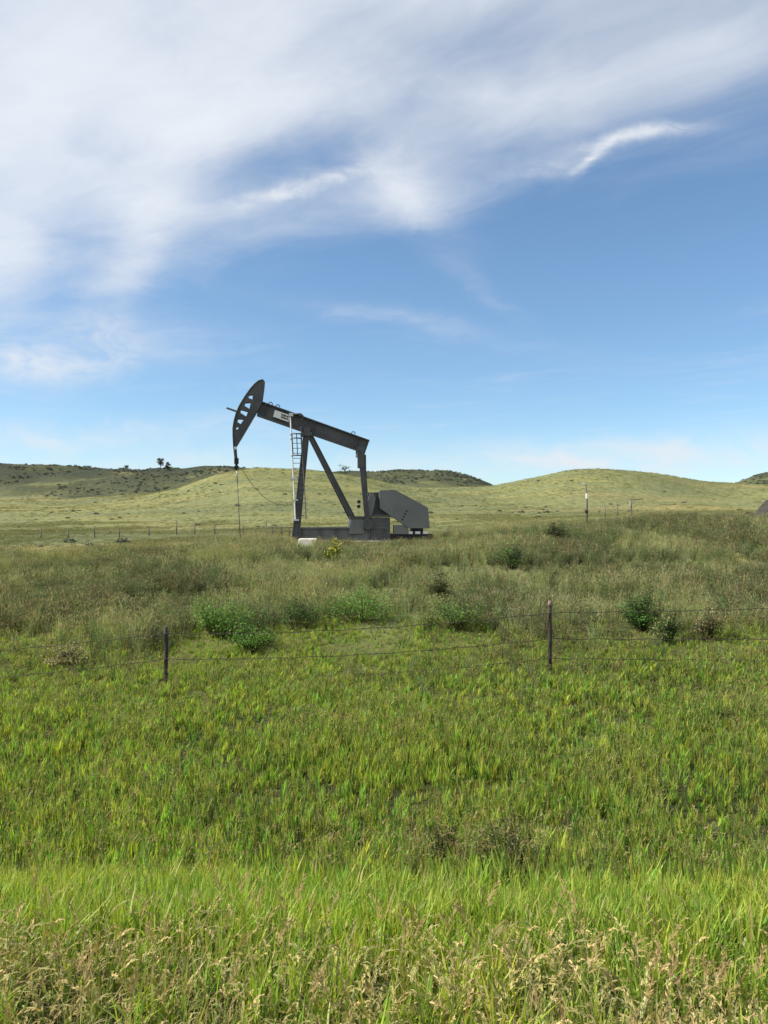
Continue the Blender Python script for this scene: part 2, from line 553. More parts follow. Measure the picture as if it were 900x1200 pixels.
def build_ground():
    ys = np.concatenate([np.linspace(-40, -1, 14), np.arange(0, 20, 0.16), np.arange(20, 60, 0.45), np.arange(60, 200, 1.6),
                         np.arange(200, 460, 1.8), np.geomspace(462, 9000, 46)])
    ts = np.linspace(-1.7, 1.7, 430)
    Yg, Tg = np.meshgrid(ys, ts, indexing='ij')
    Xg = Tg * np.sqrt(Yg**2 + 15.0**2)
    Zg = height(Xg, Yg)
    nr, nc = Xg.shape
    co = np.stack([Xg, Yg, Zg], -1).reshape(-1, 3)
    me = bpy.data.meshes.new('ground')
    me.vertices.add(nr * nc)
    me.vertices.foreach_set('co', co.ravel())
    i = np.arange(nr - 1)[:, None] * nc + np.arange(nc - 1)[None]
    f = np.stack([i, i + 1, i + nc + 1, i + nc], -1).reshape(-1, 4)
    nf = len(f)
    me.loops.add(nf * 4); me.loops.foreach_set('vertex_index', f.ravel())
    me.polygons.add(nf); me.polygons.foreach_set('loop_start', np.arange(nf) * 4)
    me.polygons.foreach_set('use_smooth', np.ones(nf, bool))
    me.update(calc_edges=True)
    x, y = co[:, 0], co[:, 1]
    def C(*c): return np.array(c)[None]
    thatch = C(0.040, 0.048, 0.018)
    pasture = C(0.175, 0.188, 0.092)
    dull = C(0.105, 0.122, 0.068)
    tan = C(0.24, 0.20, 0.105)
    dark = C(0.044, 0.053, 0.038)  # brush cover, with the blue of distance haze mixed into the colour
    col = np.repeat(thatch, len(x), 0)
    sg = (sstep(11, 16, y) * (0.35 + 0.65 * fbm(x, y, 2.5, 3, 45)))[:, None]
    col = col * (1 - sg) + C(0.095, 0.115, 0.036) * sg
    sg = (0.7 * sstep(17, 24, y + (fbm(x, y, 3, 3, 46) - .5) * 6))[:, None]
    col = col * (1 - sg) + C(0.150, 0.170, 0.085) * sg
    k = sstep(40, 52, y + (fbm(x, y, 9, 3, 41) - 0.5) * 10)[:, None]
    past = pasture * (1 - 0.0)
    d1 = sstep(0.46, 0.60, fbm(x * 0.5, y, 38, 4, 43))[:, None]
    past = past * (1 - 0.55 * d1) + dull * 0.55 * d1
    t1 = sstep(0.55, 0.68, fbm(x * 0.4, y * 1.2, 24, 4, 47))[:, None]
    past = past * (1 - 0.5 * t1) + tan * 0.5 * t1
    # the rough darker strip along the far fence on the left, and the mown tan strip before it
    px = 450 + FPX * x / np.maximum(y, 1)
    strip = (sstep(62, 74, y + (fbm(x, y, 15, 3, 51) - .5) * 8) * (1 - sstep(95, 112, y + (fbm(x, y, 15, 3, 52) - .5) * 14)) * (1 - sstep(280, 380, px)))[:, None]
    past = past * (1 - 0.75 * strip) + dull * 0.75 * strip
    ts_ = (sstep(46, 50, y) * (1 - sstep(60, 66, y)) * (1 - sstep(200, 330, px)))[:, None]
    past = past * (1 - 0.7 * ts_) + tan * 0.7 * ts_
    # the right hill's flank away from the sun: shade painted in as duller colour
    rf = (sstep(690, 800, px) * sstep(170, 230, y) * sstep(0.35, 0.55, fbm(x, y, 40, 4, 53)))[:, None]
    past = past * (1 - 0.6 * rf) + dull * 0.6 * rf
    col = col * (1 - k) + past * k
    b = (brush(x, y) * sstep(0.15, 0.42, fbm(x, y, 22, 5, 61, 0.6)))[:, None]
    bb = dark * (1 - 0.3 * d1) + dull * 0.3 * d1
    col = col * (1 - b) + bb * b
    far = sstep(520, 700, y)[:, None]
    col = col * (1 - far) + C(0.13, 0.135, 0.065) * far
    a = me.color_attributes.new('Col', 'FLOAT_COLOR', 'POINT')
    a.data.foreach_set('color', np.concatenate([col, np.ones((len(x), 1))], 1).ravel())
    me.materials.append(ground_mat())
    o = bpy.data.objects.new('ground', me)
    COL.objects.link(o)
    tag(o, 'rolling prairie ground rising from the ditch to low grassy hills', 'ground', kind='structure')
    return o


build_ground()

# ------------------------------------------------------------------ plants as meshes with a colour attribute
class Plant:
    def __init__(self):
        self.v, self.f, self.c = [], [], []

    def tri(self, pts, col):
        b = len(self.v)
        self.v += [tuple(p) for p in pts]
        self.c += [col] * len(pts)
        self.f.append(tuple(range(b, b + len(pts))))

    def blade(self, base, ang, h, w, bend, col, segs=3, twist=0.0, tip=None):
        """a grass blade: tapering ribbon that leans and arches"""
        d = Vector((math.cos(ang), math.sin(ang), 0))
        fa = ang + math.pi / 2 + twist
        s = Vector((math.cos(fa), math.sin(fa), 0))
        b = len(self.v)
        base = Vector(base)
        for i in range(segs + 1):
            t = i / segs
            p = base + d * (bend * h * t * t) + Vector((0, 0, h * (t - 0.32 * abs(bend) * t * t)))
            cc = col if tip is None else tuple(a + (q - a) * t * t for a, q in zip(col, tip))
            if i == segs:
                self.v.append(tuple(p)); self.c.append(cc)
            else:
                ww = w * (1 - 0.55 * t * t) / 2
                self.v += [tuple(p - s * ww), tuple(p + s * ww)]
                self.c += [cc, cc]
        for i in range(segs - 1):
            self.f.append((b + 2 * i, b + 2 * i + 1, b + 2 * i + 3, b + 2 * i + 2))
        e = b + 2 * (segs - 1)
        self.f.append((e, e + 1, e + 2))
        return Vector(self.v[-1])

    def leaf(self, p, n, u, ln, w, col):
        """a folded diamond leaf"""
        p, n, u = Vector(p), Vector(n).normalized(), Vector(u).normalized()
        s = n.cross(u).normalized()
        b = len(self.v)
        self.v += [tuple(p), tuple(p + u * ln * .45 + s * w / 2 + n * w * .18), tuple(p + u * ln), tuple(p + u * ln * .45 - s * w / 2 + n * w * .18)]
        self.c += [col] * 4
        self.f += [(b, b + 1, b + 2), (b, b + 2, b + 3)]

    def stem(self, pts, r, col, r2=None):
        mb = MB().tube(pts, r, 4, r2)
        b = len(self.v)
        self.v += mb.v; self.c += [col] * len(mb.v)
        self.f += [tuple(i + b for i in f) for f in mb.f]

    def mesh(self, name, mat):
        me = bpy.data.meshes.new(name)
        me.from_pydata(self.v, [], self.f)
        a = me.color_attributes.new('Col', 'FLOAT_COLOR', 'POINT')
        a.data.foreach_set('color', np.concatenate([np.array(self.c), np.ones((len(self.c), 1))], 1).ravel())
        me.polygons.foreach_set('use_smooth', [True] * len(me.polygons))
        me.materials.append(mat)
        return me

    def obj(self, name, mat, parent=None):
        o = bpy.data.objects.new(name, self.mesh(name, mat))
        COL.objects.link(o)
        if parent: o.parent = parent
        return o


def jit(c, v=0.2):
    k = 1 + random.uniform(-v, v)
    return tuple(max(0.003, q * k * (1 + random.uniform(-v, v) * 0.4)) for q in c)


def lerp(a, b, t):
    return tuple(x + (y - x) * t for x, y in zip(a, b))


GREEN = (0.180, 0.285, 0.040)
LIME = (0.290, 0.405, 0.056)
DEEP = (0.065, 0.110, 0.022)
STRAW = (0.36, 0.285, 0.13)
SAGE = (0.120, 0.138, 0.072)
OLIVE = (0.100, 0.120, 0.040)


def disc(r):
    a, q = random.uniform(0, 2 * math.pi), math.sqrt(random.random()) * r
    return q * math.cos(a), q * math.sin(a)


def tuft(n, rad, hlo, hhi, w, cols, bend=0.5, dead=0.1, segs=3, upright=0.3, twist=0.6, straw=None):
    p = Plant()
    straw = straw or STRAW
    for _ in range(n):
        x, y = disc(rad)
        c = jit(random.choice(cols), 0.22)
        tip = None
        if random.random() < dead:
            c = jit(straw, 0.2)
        elif random.random() < 0.3:
            tip = lerp(c, straw, random.uniform(0.2, 0.7))
        h = random.uniform(hlo, hhi)
        p.blade((x, y, -0.02), random.uniform(0, 2 * math.pi), h, w * random.uniform(0.6, 1.3), abs(random.gauss(upright, 0.25)) * bend * 2, c, segs,
                random.uniform(-twist, twist), tip)
    return p


def seedhead(p, top, d, ln, col, n=14, w=0.011):
    """nodding seed head: narrow spikelets set close along an arching axis"""
    nod = random.uniform(0.3, 1.3)
    tone = jit(col, 0.3)
    for i in range(n):
        t = (i + random.random()) / n
        ax = Vector((d.x * nod, d.y * nod, 1.0 - 1.1 * nod * t)).normalized()
        q = top + Vector((d.x * nod * ln * t * 0.8, d.y * nod * ln * t * 0.8, ln * (t - 0.55 * nod * t * t)))
        a = random.uniform(0, 2 * math.pi)
        out = Vector((math.cos(a), math.sin(a), random.uniform(-0.4, 0.4)))
        p.leaf(q, out.cross(ax) + out * 0.2, ax + out * random.uniform(0.25, 0.7), ln * 0.27 * (1.15 - 0.6 * t) * random.uniform(0.7, 1.2), w, jit(tone, 0.15))


def seed_tuft(n, rad, hlo, hhi, col, heads=14, hl=0.07, w=0.003, hw=0.011):
    p = Plant()
    for _ in range(n):
        x, y = disc(rad)
        a = random.uniform(0, 2 * math.pi)
        h = random.uniform(hlo, hhi)
        top = p.blade((x, y, -0.02), a, h, w, random.uniform(0.05, 0.35), jit(lerp(OLIVE, col, random.random()), 0.2), 3)
        seedhead(p, top, Vector((math.cos(a), math.sin(a), 0)), hl * random.uniform(0.7, 1.3), col, heads, hw)
    return p


M_SHOULDER = leaf_mat('shoulder_grass', 0.42, (1.15, 1.05, 0.8, 1), 0.6)
M_DITCH = leaf_mat('ditch_grass', 0.48, (0.85, 0.90, 0.85, 1), 0.5, 0.30)
M_MID = leaf_mat('prairie_grass', 0.40, (1.22, 1.14, 1.08, 1), 0.16, 0.26, 0.1, 0.7)
M_DRY = leaf_mat('dry_weeds', 0.30, None, 1, 0.04, 0.12, 0.7)
M_TURF = leaf_mat('pasture_turf', 0.30, (0.75, 0.82, 0.85, 1), 0.04, 0.2)
M_BRUSH = leaf_mat('sagebrush', 0.12, (0.8, 0.85, 0.9, 1), 0.03, 0.25)
M_BUSH = leaf_mat('bush_leaves', 0.32, None, 1, 0.0, 0.10, 0.75)


def scatter(name, protos, pts, scl, pick=None, tilt=0.12, label=None, cat=None):
    """ONE object: plants placed on points by geometry nodes"""
    n = len(pts)
    me = bpy.data.meshes.new(name)
    me.vertices.add(n)
    me.vertices.foreach_set('co', np.asarray(pts, float).ravel())
    rot = np.stack([rng.normal(0, tilt, n), rng.normal(0, tilt, n), rng.uniform(0, 2 * math.pi, n)], 1)
    for nm, ty, dat, key in (('rot', 'FLOAT_VECTOR', rot, 'vector'), ('scl', 'FLOAT_VECTOR', np.asarray(scl, float), 'vector'),
                             ('pick', 'INT', np.asarray(pick if pick is not None else rng.integers(0, len(protos), n), int), 'value')):
        a = me.attributes.new(nm, ty, 'POINT')
        a.data.foreach_set(key, dat.ravel())
    o = bpy.data.objects.new(name, me)
    COL.objects.link(o)
    ng = bpy.data.node_groups.new(name, 'GeometryNodeTree')
    ng.interface.new_socket('Geometry', in_out='INPUT', socket_type='NodeSocketGeometry')
    ng.interface.new_socket('Geometry', in_out='OUTPUT', socket_type='NodeSocketGeometry')
    N, Lk = ng.nodes, ng.links
    gi, go = N.new('NodeGroupInput'), N.new('NodeGroupOutput')
    iop = N.new('GeometryNodeInstanceOnPoints')
    jn = N.new('GeometryNodeJoinGeometry')
    for k, pr in enumerate(protos):
        ob = bpy.data.objects.new(name + '_source', pr)
        oi = N.new('GeometryNodeObjectInfo'); oi.inputs['Object'].default_value = ob; oi.transform_space = 'ORIGINAL'
        gt = N.new('GeometryNodeGeometryToInstance')
        Lk.new(oi.outputs['Geometry'], gt.inputs[0]); Lk.new(gt.outputs[0], jn.inputs[0])
    def attr(nm, ty):
        q = N.new('GeometryNodeInputNamedAttribute'); q.data_type = ty; q.inputs['Name'].default_value = nm
        return q.outputs['Attribute']
    e2r = N.new('FunctionNodeEulerToRotation')
    Lk.new(attr('rot', 'FLOAT_VECTOR'), e2r.inputs[0])
    Lk.new(gi.outputs[0], iop.inputs['Points']); Lk.new(jn.outputs[0], iop.inputs['Instance'])
    iop.inputs['Pick Instance'].default_value = True
    Lk.new(attr('pick', 'INT'), iop.inputs['Instance Index'])
    Lk.new(e2r.outputs[0], iop.inputs['Rotation']); Lk.new(attr('scl', 'FLOAT_VECTOR'), iop.inputs['Scale'])
    Lk.new(iop.outputs[0], go.inputs[0])
    md = o.modifiers.new('plants', 'NODES'); md.node_group = ng
    tag(o, label, cat, kind='stuff')
    return o


def field(y0, y1, dens, side=0.62, pad=2.5, dens_far=None):
    """random ground points between two distances, in view plus a margin to each side; dens per m2"""
    half = lambda y: side * y + pad
    area = (y1 - y0) * (half(y0) + half(y1))
    n = int(area * dens)
    y = y0 + (y1 - y0) * rng.random(n * 2)
    keep = rng.random(n * 2) < half(y) / half(y1)
    y = y[keep]
    x = (rng.random(len(y)) * 2 - 1) * half(y)
    return x, y


def lay(x, y, sink=0.0):
    return np.stack([x, y, height(x, y) - sink], 1)


def sc3(s, sz=None):
    return np.stack([s, s, s if sz is None else sz], 1)


# the bushes, weeds and slab that keep the grass from growing through them: px, metres out, width px, height px
BUSH = [(750, 20.0, 66, 56), (781, 18.6, 52, 48), (830, 18.6, 46, 46), (256, 20.2, 104, 56), (293, 18.6, 80, 44), (350, 20.8, 74, 46), (425, 21.4, 126, 46), (535, 20.2, 98, 48),
        (598, 30, 56, 38), (515, 24.5, 44, 38), (649, 38, 44, 26), (75, 17.6, 66, 36), (392, 34.5, 30, 26), (592, 6.6, 150, 78), (520, 6.8, 80, 70)]


def clearing(x, y, soft=1.0):
    """1 where grass grows freely, less around and just before a bush"""
    k = np.ones(len(x))
    for i, (px, d, w, h) in enumerate(BUSH[:13] + [(360, 41.3, 16, 10), (194, 16, 12, 10), (645, 16, 12, 10)]):
        x0, r = (px - 450) / FPX * d, w / FPX * d * 0.5
        f = 0.55 if 8 <= i < 13 else 0.9
        g = np.exp(-(((x - x0) / (r * 0.95)) ** 2 + ((y - d + r * 0.7 + 0.02 * d) / (r * 1.1 + 0.03 * d)) ** 2) ** 2)
        k = np.minimum(k, 1 - g * soft * f)
    return k


# --- ditch side: bright shoulder grass
prot = [tuft(18, 0.045, 0.08, 0.19, 0.007, [LIME, GREEN, LIME], 0.45, 0.05).mesh('shoulder_tuft', M_SHOULDER) for _ in range(7)]
x, y = field(1.9, 5.0, 260, 0.6, 1.2)
k = (rng.random(len(x)) < (0.30 + 0.70 * sstep(2.4, 2.9, y + (fbm(x, y, 0.6, 3, 71) - .5) * 1.1)) * (1 - sstep(4.1, 4.9, y + (fbm(x, y, 1.5, 4, 73) - .5) * 2.4)))
x, y = x[k], y[k]
s = (0.65 + 0.6 * fbm(x, y, 0.7, 3, 72)) * (0.7 + 0.6 * rng.random(len(x)))
scatter('shoulder_grass', prot, lay(x, y), sc3(s, s * (0.85 + 0.3 * rng.random(len(x)))), label='short bright green grass on the road shoulder bank', cat='grass')

# --- dry seeding weeds at the road edge
TAN2 = (0.44, 0.38, 0.175)
BROWN = (0.19, 0.165, 0.075)
prot = [seed_tuft(nn, 0.08, h0, h1, cc, 20, hl, 0.0026, 0.0040).mesh('seed_tuft', M_DRY)
        for nn, h0, h1, cc, hl in ((5, 0.05, 0.15, TAN2, 0.055), (4, 0.06, 0.19, (0.38, 0.33, 0.14), 0.075), (6, 0.04, 0.12, (0.48, 0.44, 0.22), 0.04), (3, 0.08, 0.20, (0.36, 0.33, 0.16), 0.085),
                                   (5, 0.04, 0.14, (0.42, 0.36, 0.15), 0.05))]
prot += [tuft(18, 0.08, 0.05, 0.15, 0.0055, cc, bd, 0.35, straw=TAN2).mesh('dry_tuft', M_DRY)
         for cc, bd in (([BROWN, OLIVE, GREEN], 0.9), ([STRAW, BROWN, OLIVE], 1.4), ([GREEN, OLIVE, BROWN], 0.8), ([STRAW, BROWN, GREEN], 1.2))]
x, y = field(1.7, 3.7, 250, 0.6, 1.2)
k = rng.random(len(x)) < (1 - sstep(2.5, 2.95, y + (fbm(x, y, 0.6, 3, 71) - .5) * 1.3))
x, y = x[k], y[k]
s = (0.7 + 0.6 * fbm(x, y, 0.6, 2, 76)) * (0.65 + 0.6 * rng.random(len(x)))
pk = np.where(rng.random(len(x)) < 0.26 * sstep(0.40, 0.62, fbm(x, y, 0.5, 3, 77)) + 0.15, rng.integers(0, 5, len(x)), rng.integers(5, 9, len(x)))
scatter('dry_weeds', prot, lay(x, y), sc3(s), pk, label='dry tan seeding weeds along the road edge', cat='weeds')

# --- the ditch meadow up to the fence
prot = [tuft(11, 0.040, 0.10, 0.26, 0.016, [c1, c1, c2], 0.26, 0.05, straw=(0.34, 0.30, 0.12)).mesh('ditch_tuft', M_DITCH)
        for c1, c2 in ((LIME, LIME), (LIME, GREEN), (LIME, LIME), (GREEN, DEEP), (LIME, OLIVE), (LIME, GREEN), (DEEP, GREEN), (GREEN, LIME))]
prot += [seed_tuft(4, 0.06, 0.26, 0.42, (0.28, 0.25, 0.11), 8, 0.06, 0.004, 0.007).mesh('ditch_seed', M_DITCH) for _ in range(2)]
x, y = field(4.3, 22.5, 140, 0.58, 1.4)
f1 = fbm(x, y, 1.3, 4, 81)
k = rng.random(len(x)) < (0.55 + 0.45 * sstep(0.36, 0.56, f1)) * sstep(4.2, 5.0, y + (fbm(x, y, 1.5, 4, 73) - .5) * 2.4) * (1 - sstep(18.5, 22.5, y + (fbm(x, y, 2.0, 3, 82) - .5) * 3)) * (0.5 + 0.5 * clearing(x, y))
x, y, f1 = x[k], y[k], f1[k]
s = (0.5 + 0.85 * f1) * (0.7 + 0.6 * rng.random(len(x))) * (1 - 0.15 * sstep(11, 15, y)) * (0.55 + 0.45 * clearing(x, y))
pk = np.where(rng.random(len(x)) < 0.03, rng.integers(8, 10, len(x)), rng.integers(0, 8, len(x)))
wide = 1 + 0.5 * sstep(9, 16, y)
scatter('ditch_grass', prot, lay(x, y), sc3(s * wide, s * (0.85 + 0.35 * rng.random(len(x)))), pk, label='green meadow grass filling the ditch before the fence', cat='grass')

# --- taller grey-green prairie grass beyond the fence
GREY = (0.310, 0.335, 0.205)
PSTRAW = (0.44, 0.41, 0.26)
SAGE = (0.240, 0.290, 0.165)
OLIVE = (0.205, 0.260, 0.105)
prot = [tuft(36, 0.15, 0.20, 0.55, 0.012, cc, 0.5, 0.05, straw=PSTRAW).mesh('prairie_tuft', M_MID)
        for cc in ([OLIVE, SAGE], [SAGE, GREY], [OLIVE, OLIVE], [GREY, SAGE], [(0.21, 0.29, 0.095), OLIVE], [(0.18, 0.245, 0.115), SAGE], [GREY, (0.26, 0.245, 0.14)])]
def forb(n, r, h, col, top=None):
    p = Plant()
    for _ in range(7):
        a, q = random.uniform(0, 6.28), random.uniform(0.2, 1) * r
        tip = Vector((math.cos(a) * q, math.sin(a) * q, h * random.uniform(0.6, 1.1)))
        p.stem([(tip.x * 0.2, tip.y * 0.2, 0), tip], 0.006, jit(col, 0.2), 0.003)
        for _ in range(n // 7):
            t = random.uniform(0.3, 1.0)
            p.leaf(tip * t + Vector((random.gauss(0, 0.03), random.gauss(0, 0.03), 0)), (random.uniform(-.8, .8), random.uniform(-.8, .8), 1),
                   (random.uniform(-1, 1), random.uniform(-1, 1), random.uniform(-.2, .9)), 0.060, 0.016, jit(top if top and t > 0.8 else col, 0.25))
    return p


prot += [seed_tuft(10, 0.14, 0.35, 0.62, c, 10, 0.12, 0.006, 0.0075).mesh('prairie_seed', M_MID) for c in ((0.30, 0.29, 0.17), (0.36, 0.32, 0.19), (0.25, 0.26, 0.15))]
prot += [forb(84, 0.22, 0.50, c, t).mesh('prairie_forb', M_MID) for c, t in (((0.085, 0.110, 0.050), None), ((0.090, 0.145, 0.060), None), ((0.12, 0.15, 0.085), (0.19, 0.20, 0.12)), ((0.09, 0.10, 0.05), (0.16, 0.15, 0.085)))]
x, y = field(13, 46, 25, 0.58, 3)
f1 = fbm(x, y, 3.2, 4, 91)
cq = clearing(x, y)
k = rng.random(len(x)) < (0.12 * sstep(12.5, 15, y) + 0.88 * sstep(15.5, 21.5, y + (fbm(x, y, 2.2, 3, 92) - .5) * 6)) * (0.35 + 0.65 * sstep(0.34, 0.56, f1)) * (0.10 + 0.90 * cq)
jr = np.hypot((x - JACK_X - 0.6) / 1.9, y - JACK_Y - 0.6)
k &= ~((jr < 2.1) & (rng.random(len(x)) > 0.10))
x, y, f1, cq = x[k], y[k], f1[k], cq[k]
pxx = 450 + FPX * x / y
crest = sstep(34, 39, y) * sstep(290, 340, pxx) * (1 - sstep(510, 560, pxx))
s = (0.5 + 0.85 * f1) * (0.7 + 0.6 * rng.random(len(x))) * (0.35 + 0.65 * cq) * (0.5 + 0.5 * sstep(14, 22, y)) * (1 - 0.22 * crest)
pk = np.where(rng.random(len(x)) < 0.10, rng.integers(7, 10, len(x)), np.clip((fbm(x, y, 4, 3, 97) - 0.3) / 0.4 * 7 + rng.normal(0, 3.6, len(x)), 0, 6.99).astype(int))
pk = np.where(rng.random(len(x)) < (0.02 + 0.05 * sstep(0.52, 0.66, fbm(x, y, 2.4, 3, 98))) * sstep(18, 23, y), rng.integers(10, 14, len(x)), pk)
scatter('prairie_grass', prot, lay(x, y), sc3(s), pk, label='tall grey green prairie grass between fence and pumping unit', cat='grass')

# --- short pasture turf behind the pump
prot = [tuft(34, 0.34, 0.10, 0.26, 0.02, [(0.165, 0.185, 0.07), (0.20, 0.20, 0.09), (0.13, 0.15, 0.06)], 0.6, 0.14, 2).mesh('turf_tuft', M_TURF) for _ in range(4)]
x, y = field(45, 130, 2.6, 0.58, 5)
x2, y2 = field(130, 300, 0.35, 0.56, 5)
x, y = np.concatenate([x, x2]), np.concatenate([y, y2])
f1 = fbm(x, y, 9, 4, 95)
k = rng.random(len(x)) < (0.25 + 0.75 * sstep(0.38, 0.6, f1))
x, y, f1 = x[k], y[k], f1[k]
s = (0.6 + 0.7 * f1) * (0.7 + 0.6 * rng.random(len(x))) * (1 + 0.5 * sstep(100, 250, y))
scatter('pasture_grass', prot, lay(x, y), sc3(s, s * 0.9), label='short pale pasture grass on the slopes behind the pump', cat='grass')


# --- sagebrush dots on the pasture and dense brush on the dark hills
def brush_ball(n, col, r=0.5):
    p = Plant()
    for _ in range(n):
        v = Vector((random.gauss(0, 1), random.gauss(0, 1), abs(random.gauss(0, 0.8)))).normalized()
        q = Vector((v.x, v.y, v.z * 0.75)) * r * random.uniform(0.55, 1.05)
        p.leaf(q, v + Vector((random.uniform(-.6, .6), random.uniform(-.6, .6), random.uniform(-.2, .6))),
               Vector((random.uniform(-1, 1), random.uniform(-1, 1), random.uniform(0, 1))), r * 0.42, r * 0.24, jit(col, 0.3))
    return p


prot = [brush_ball(90, c).mesh('brush_ball', M_BRUSH) for c in ((0.046, 0.054, 0.036), (0.040, 0.050, 0.032), (0.056, 0.064, 0.044), (0.050, 0.052, 0.040))]  # brush tones also carry some painted haze blue
x, y = field(60, 250, 0.012, 0.56, 5)
k = rng.random(len(x)) < 0.10 + 0.75 * sstep(0.5, 0.62, fbm(x * 0.6, y, 16, 3, 101))
x, y = x[k], y[k]
s = 0.5 + 0.9 * rng.random(len(x)) ** 2
xb, yb = field(285, 470, 0.06, 0.58, 20)
b = brush(xb, yb)
k = rng.random(len(xb)) < b * (0.06 + 0.94 * sstep(0.42, 0.58, fbm(xb, yb, 20, 4, 103)))
xb, yb = xb[k], yb[k]
sb = 0.8 + 1.3 * rng.random(len(xb)) ** 2
x, y, s = np.concatenate([x, xb]), np.concatenate([y, yb]), np.concatenate([s, sb])
scatter('sagebrush', prot, lay(x, y, 0.05), sc3(s, s * 0.8), label='dark sagebrush dotted over pasture and hills', cat='brush')

# ------------------------------------------------------------------ the pumping unit
THETA = R(7)
CT, ST = math.cos(THETA), math.sin(THETA)
jack = empty('pumpjack', (JACK_X, JACK_Y, JACK_Z), THETA)
tag(jack, 'dark grey oil pumpjack with raised slotted horsehead in the prairie', 'pumpjack')


def L(px, py, v=0.0):
    """local (u, v, w) of the point seen at px, py that lies v metres behind the unit's centre plane"""
    t = (px - 450) / FPX
    u = (t * (JACK_Y + v * CT) - JACK_X + v * ST) / (CT - t * ST)
    Yd = JACK_Y + u * ST + v * CT
    return Vector((u, v, ZC + (600 - py) / FPX * Yd - JACK_Z))


def P2(pts, v=0.0):
    return [(q.x, q.z) for q in (L(a, b, v) for a, b in pts)]


M_DARK = solid('dark_grey_paint', (0.072, 0.070, 0.070), 0.6, 0, 0.30, 0.9, rust=(0.085, 0.055, 0.042), bump=0.15)
M_SKID = solid('dusty_grey_paint', (0.135, 0.135, 0.128), 0.65, 0, 0.2, 1.1, rust=(0.16, 0.12, 0.09), bump=0.15)
M_GREY = solid('mid_grey_paint', (0.150, 0.155, 0.145), 0.55, 0, 0.12, 0.7, rust=(0.12, 0.10, 0.085))
M_BLACK = solid('black_rubber', (0.02, 0.02, 0.02), 0.7, 0, 0.2, 3)
M_WHITE = solid('white_paint', (0.72, 0.71, 0.68), 0.55, 0, 0.06, 2, rust=(0.45, 0.40, 0.33))
M_GALV_LIT = solid('galvanised_and_sunlit', (0.55, 0.55, 0.53), 0.45, 0.3, 0.12, 4)  # galvanised parts; also paints the sunlit ladder rail and post side
M_CHALK = solid('chalky_white', (0.62, 0.60, 0.53), 0.9, 0, 0.2, 2.5, rust=(0.33, 0.30, 0.22), bump=0.6)
M_CONC = solid('concrete', (0.36, 0.34, 0.30), 0.9, 0, 0.15, 1.5, bump=0.3)
M_STEEL = solid('bright_steel', (0.30, 0.30, 0.30), 0.35, 0.8, 0.1, 4)

# concrete foundation and skid
a, b = L(344, 630, 0), L(506, 630, 0)
MB().box((a.x - 0.15, -1.05, -0.45), (b.x + 0.1, 1.05, 0.26)).build('foundation', M_CONC, jack, bevel=0.03)
g0, g1 = L(348, 617, -0.7), L(457, 617, -0.7)
TOPW = 0.98
for v in (-0.72, 0.72):
    m = MB()
    m.box((g0.x, v - 0.02, 0.30), (g1.x, v + 0.02, TOPW - 0.03))
    m.box((g0.x - 0.02, v - 0.13, TOPW - 0.03), (g1.x + 0.02, v + 0.13, TOPW + 0.02))
    m.box((g0.x - 0.02, v - 0.13, 0.262), (g1.x + 0.02, v + 0.13, 0.30))
    for i in range(6):
        uu = g0.x + 0.35 + (g1.x - g0.x - 0.6) * i / 5
        m.box((uu - 0.012, v - 0.12, 0.30), (uu + 0.012, v + 0.12, TOPW - 0.03))
    m.build('skid_beam', M_SKID, jack)
for i in range(5):
    uu = g0.x + 0.4 + (g1.x - g0.x - 0.8) * i / 4
    MB().box((uu - 0.07, -0.69, 0.42), (uu + 0.07, 0.69, 0.85)).build('cross_member', M_DARK, jack)
# low motor rail at the tail
h0, h1 = L(456, 622, -0.6), L(507, 622, -0.6)
for v in (-0.62, 0.62):
    MB().box((h0.x - 0.05, v - 0.09, 0.262), (h1.x, v + 0.09, 0.62)).build('motor_rail', M_BLACK, jack)

# Samson post: two front legs, two rear braces, cap
top = L(358.5, 509, 0)
for v0, v1 in ((-0.95, -0.26), (0.95, 0.26)):
    pb, pt = L(346, 634, -0.0), L(359, 508, 0)
    m = MB()
    p, q = Vector((pb.x, v0, 0.262)), Vector((pt.x, v1, pt.z))
    d = (q - p).normalized()
    m.bar(p, q, 0.05, 0.36, (0, 1, 0), 0.05, 0.30)                      # web
    n_ = d.cross(Vector((0, 1, 0))).normalized()
    for e in (-1, 1):
        m.bar(p + n_ * e * 0.19, q + n_ * e * 0.16, 0.26, 0.035, (0, 1, 0))   # flanges
    m.build('front_leg', M_DARK, jack)
    pb, pt = L(413, 608, 0), L(364, 512, 0)
    m = MB()
    p, q = Vector((pb.x, v0 * 0.75, pb.z)), Vector((pt.x, v1 * 0.9, pt.z))
    d = (q - p).normalized(); n_ = d.cross(Vector((0, 1, 0))).normalized()
    m.bar(p, q, 0.04, 0.24)
    for e in (-1, 1):
        m.bar(p + n_ * e * 0.13, q + n_ * e * 0.13, 0.20, 0.03)
    m.build('rear_brace', M_DARK, jack)
for (fy, py) in ((0.33, 0), (0.66, 0)):
    pb, pt = L(346, 634, 0), L(359, 508, 0)
    c = Vector((pb.x, 0, 0.262)).lerp(Vector((pt.x, 0, pt.z)), fy)
    hv = 0.95 + (0.26 - 0.95) * fy
    MB().bar((c.x, -hv, c.z), (c.x, hv, c.z), 0.16, 0.16, (0, 0, 1)).build('leg_tie', M_DARK, jack)
MB().box((top.x - 0.26, -0.42, top.z - 0.12), (top.x + 0.34, 0.42, top.z + 0.10)).build('post_cap', M_DARK, jack)
MB().tube([(top.x + 0.05, -0.36, top.z + 0.20), (top.x + 0.05, 0.36, top.z + 0.20)], 0.20, 16).build('centre_bearing', M_DARK, jack)

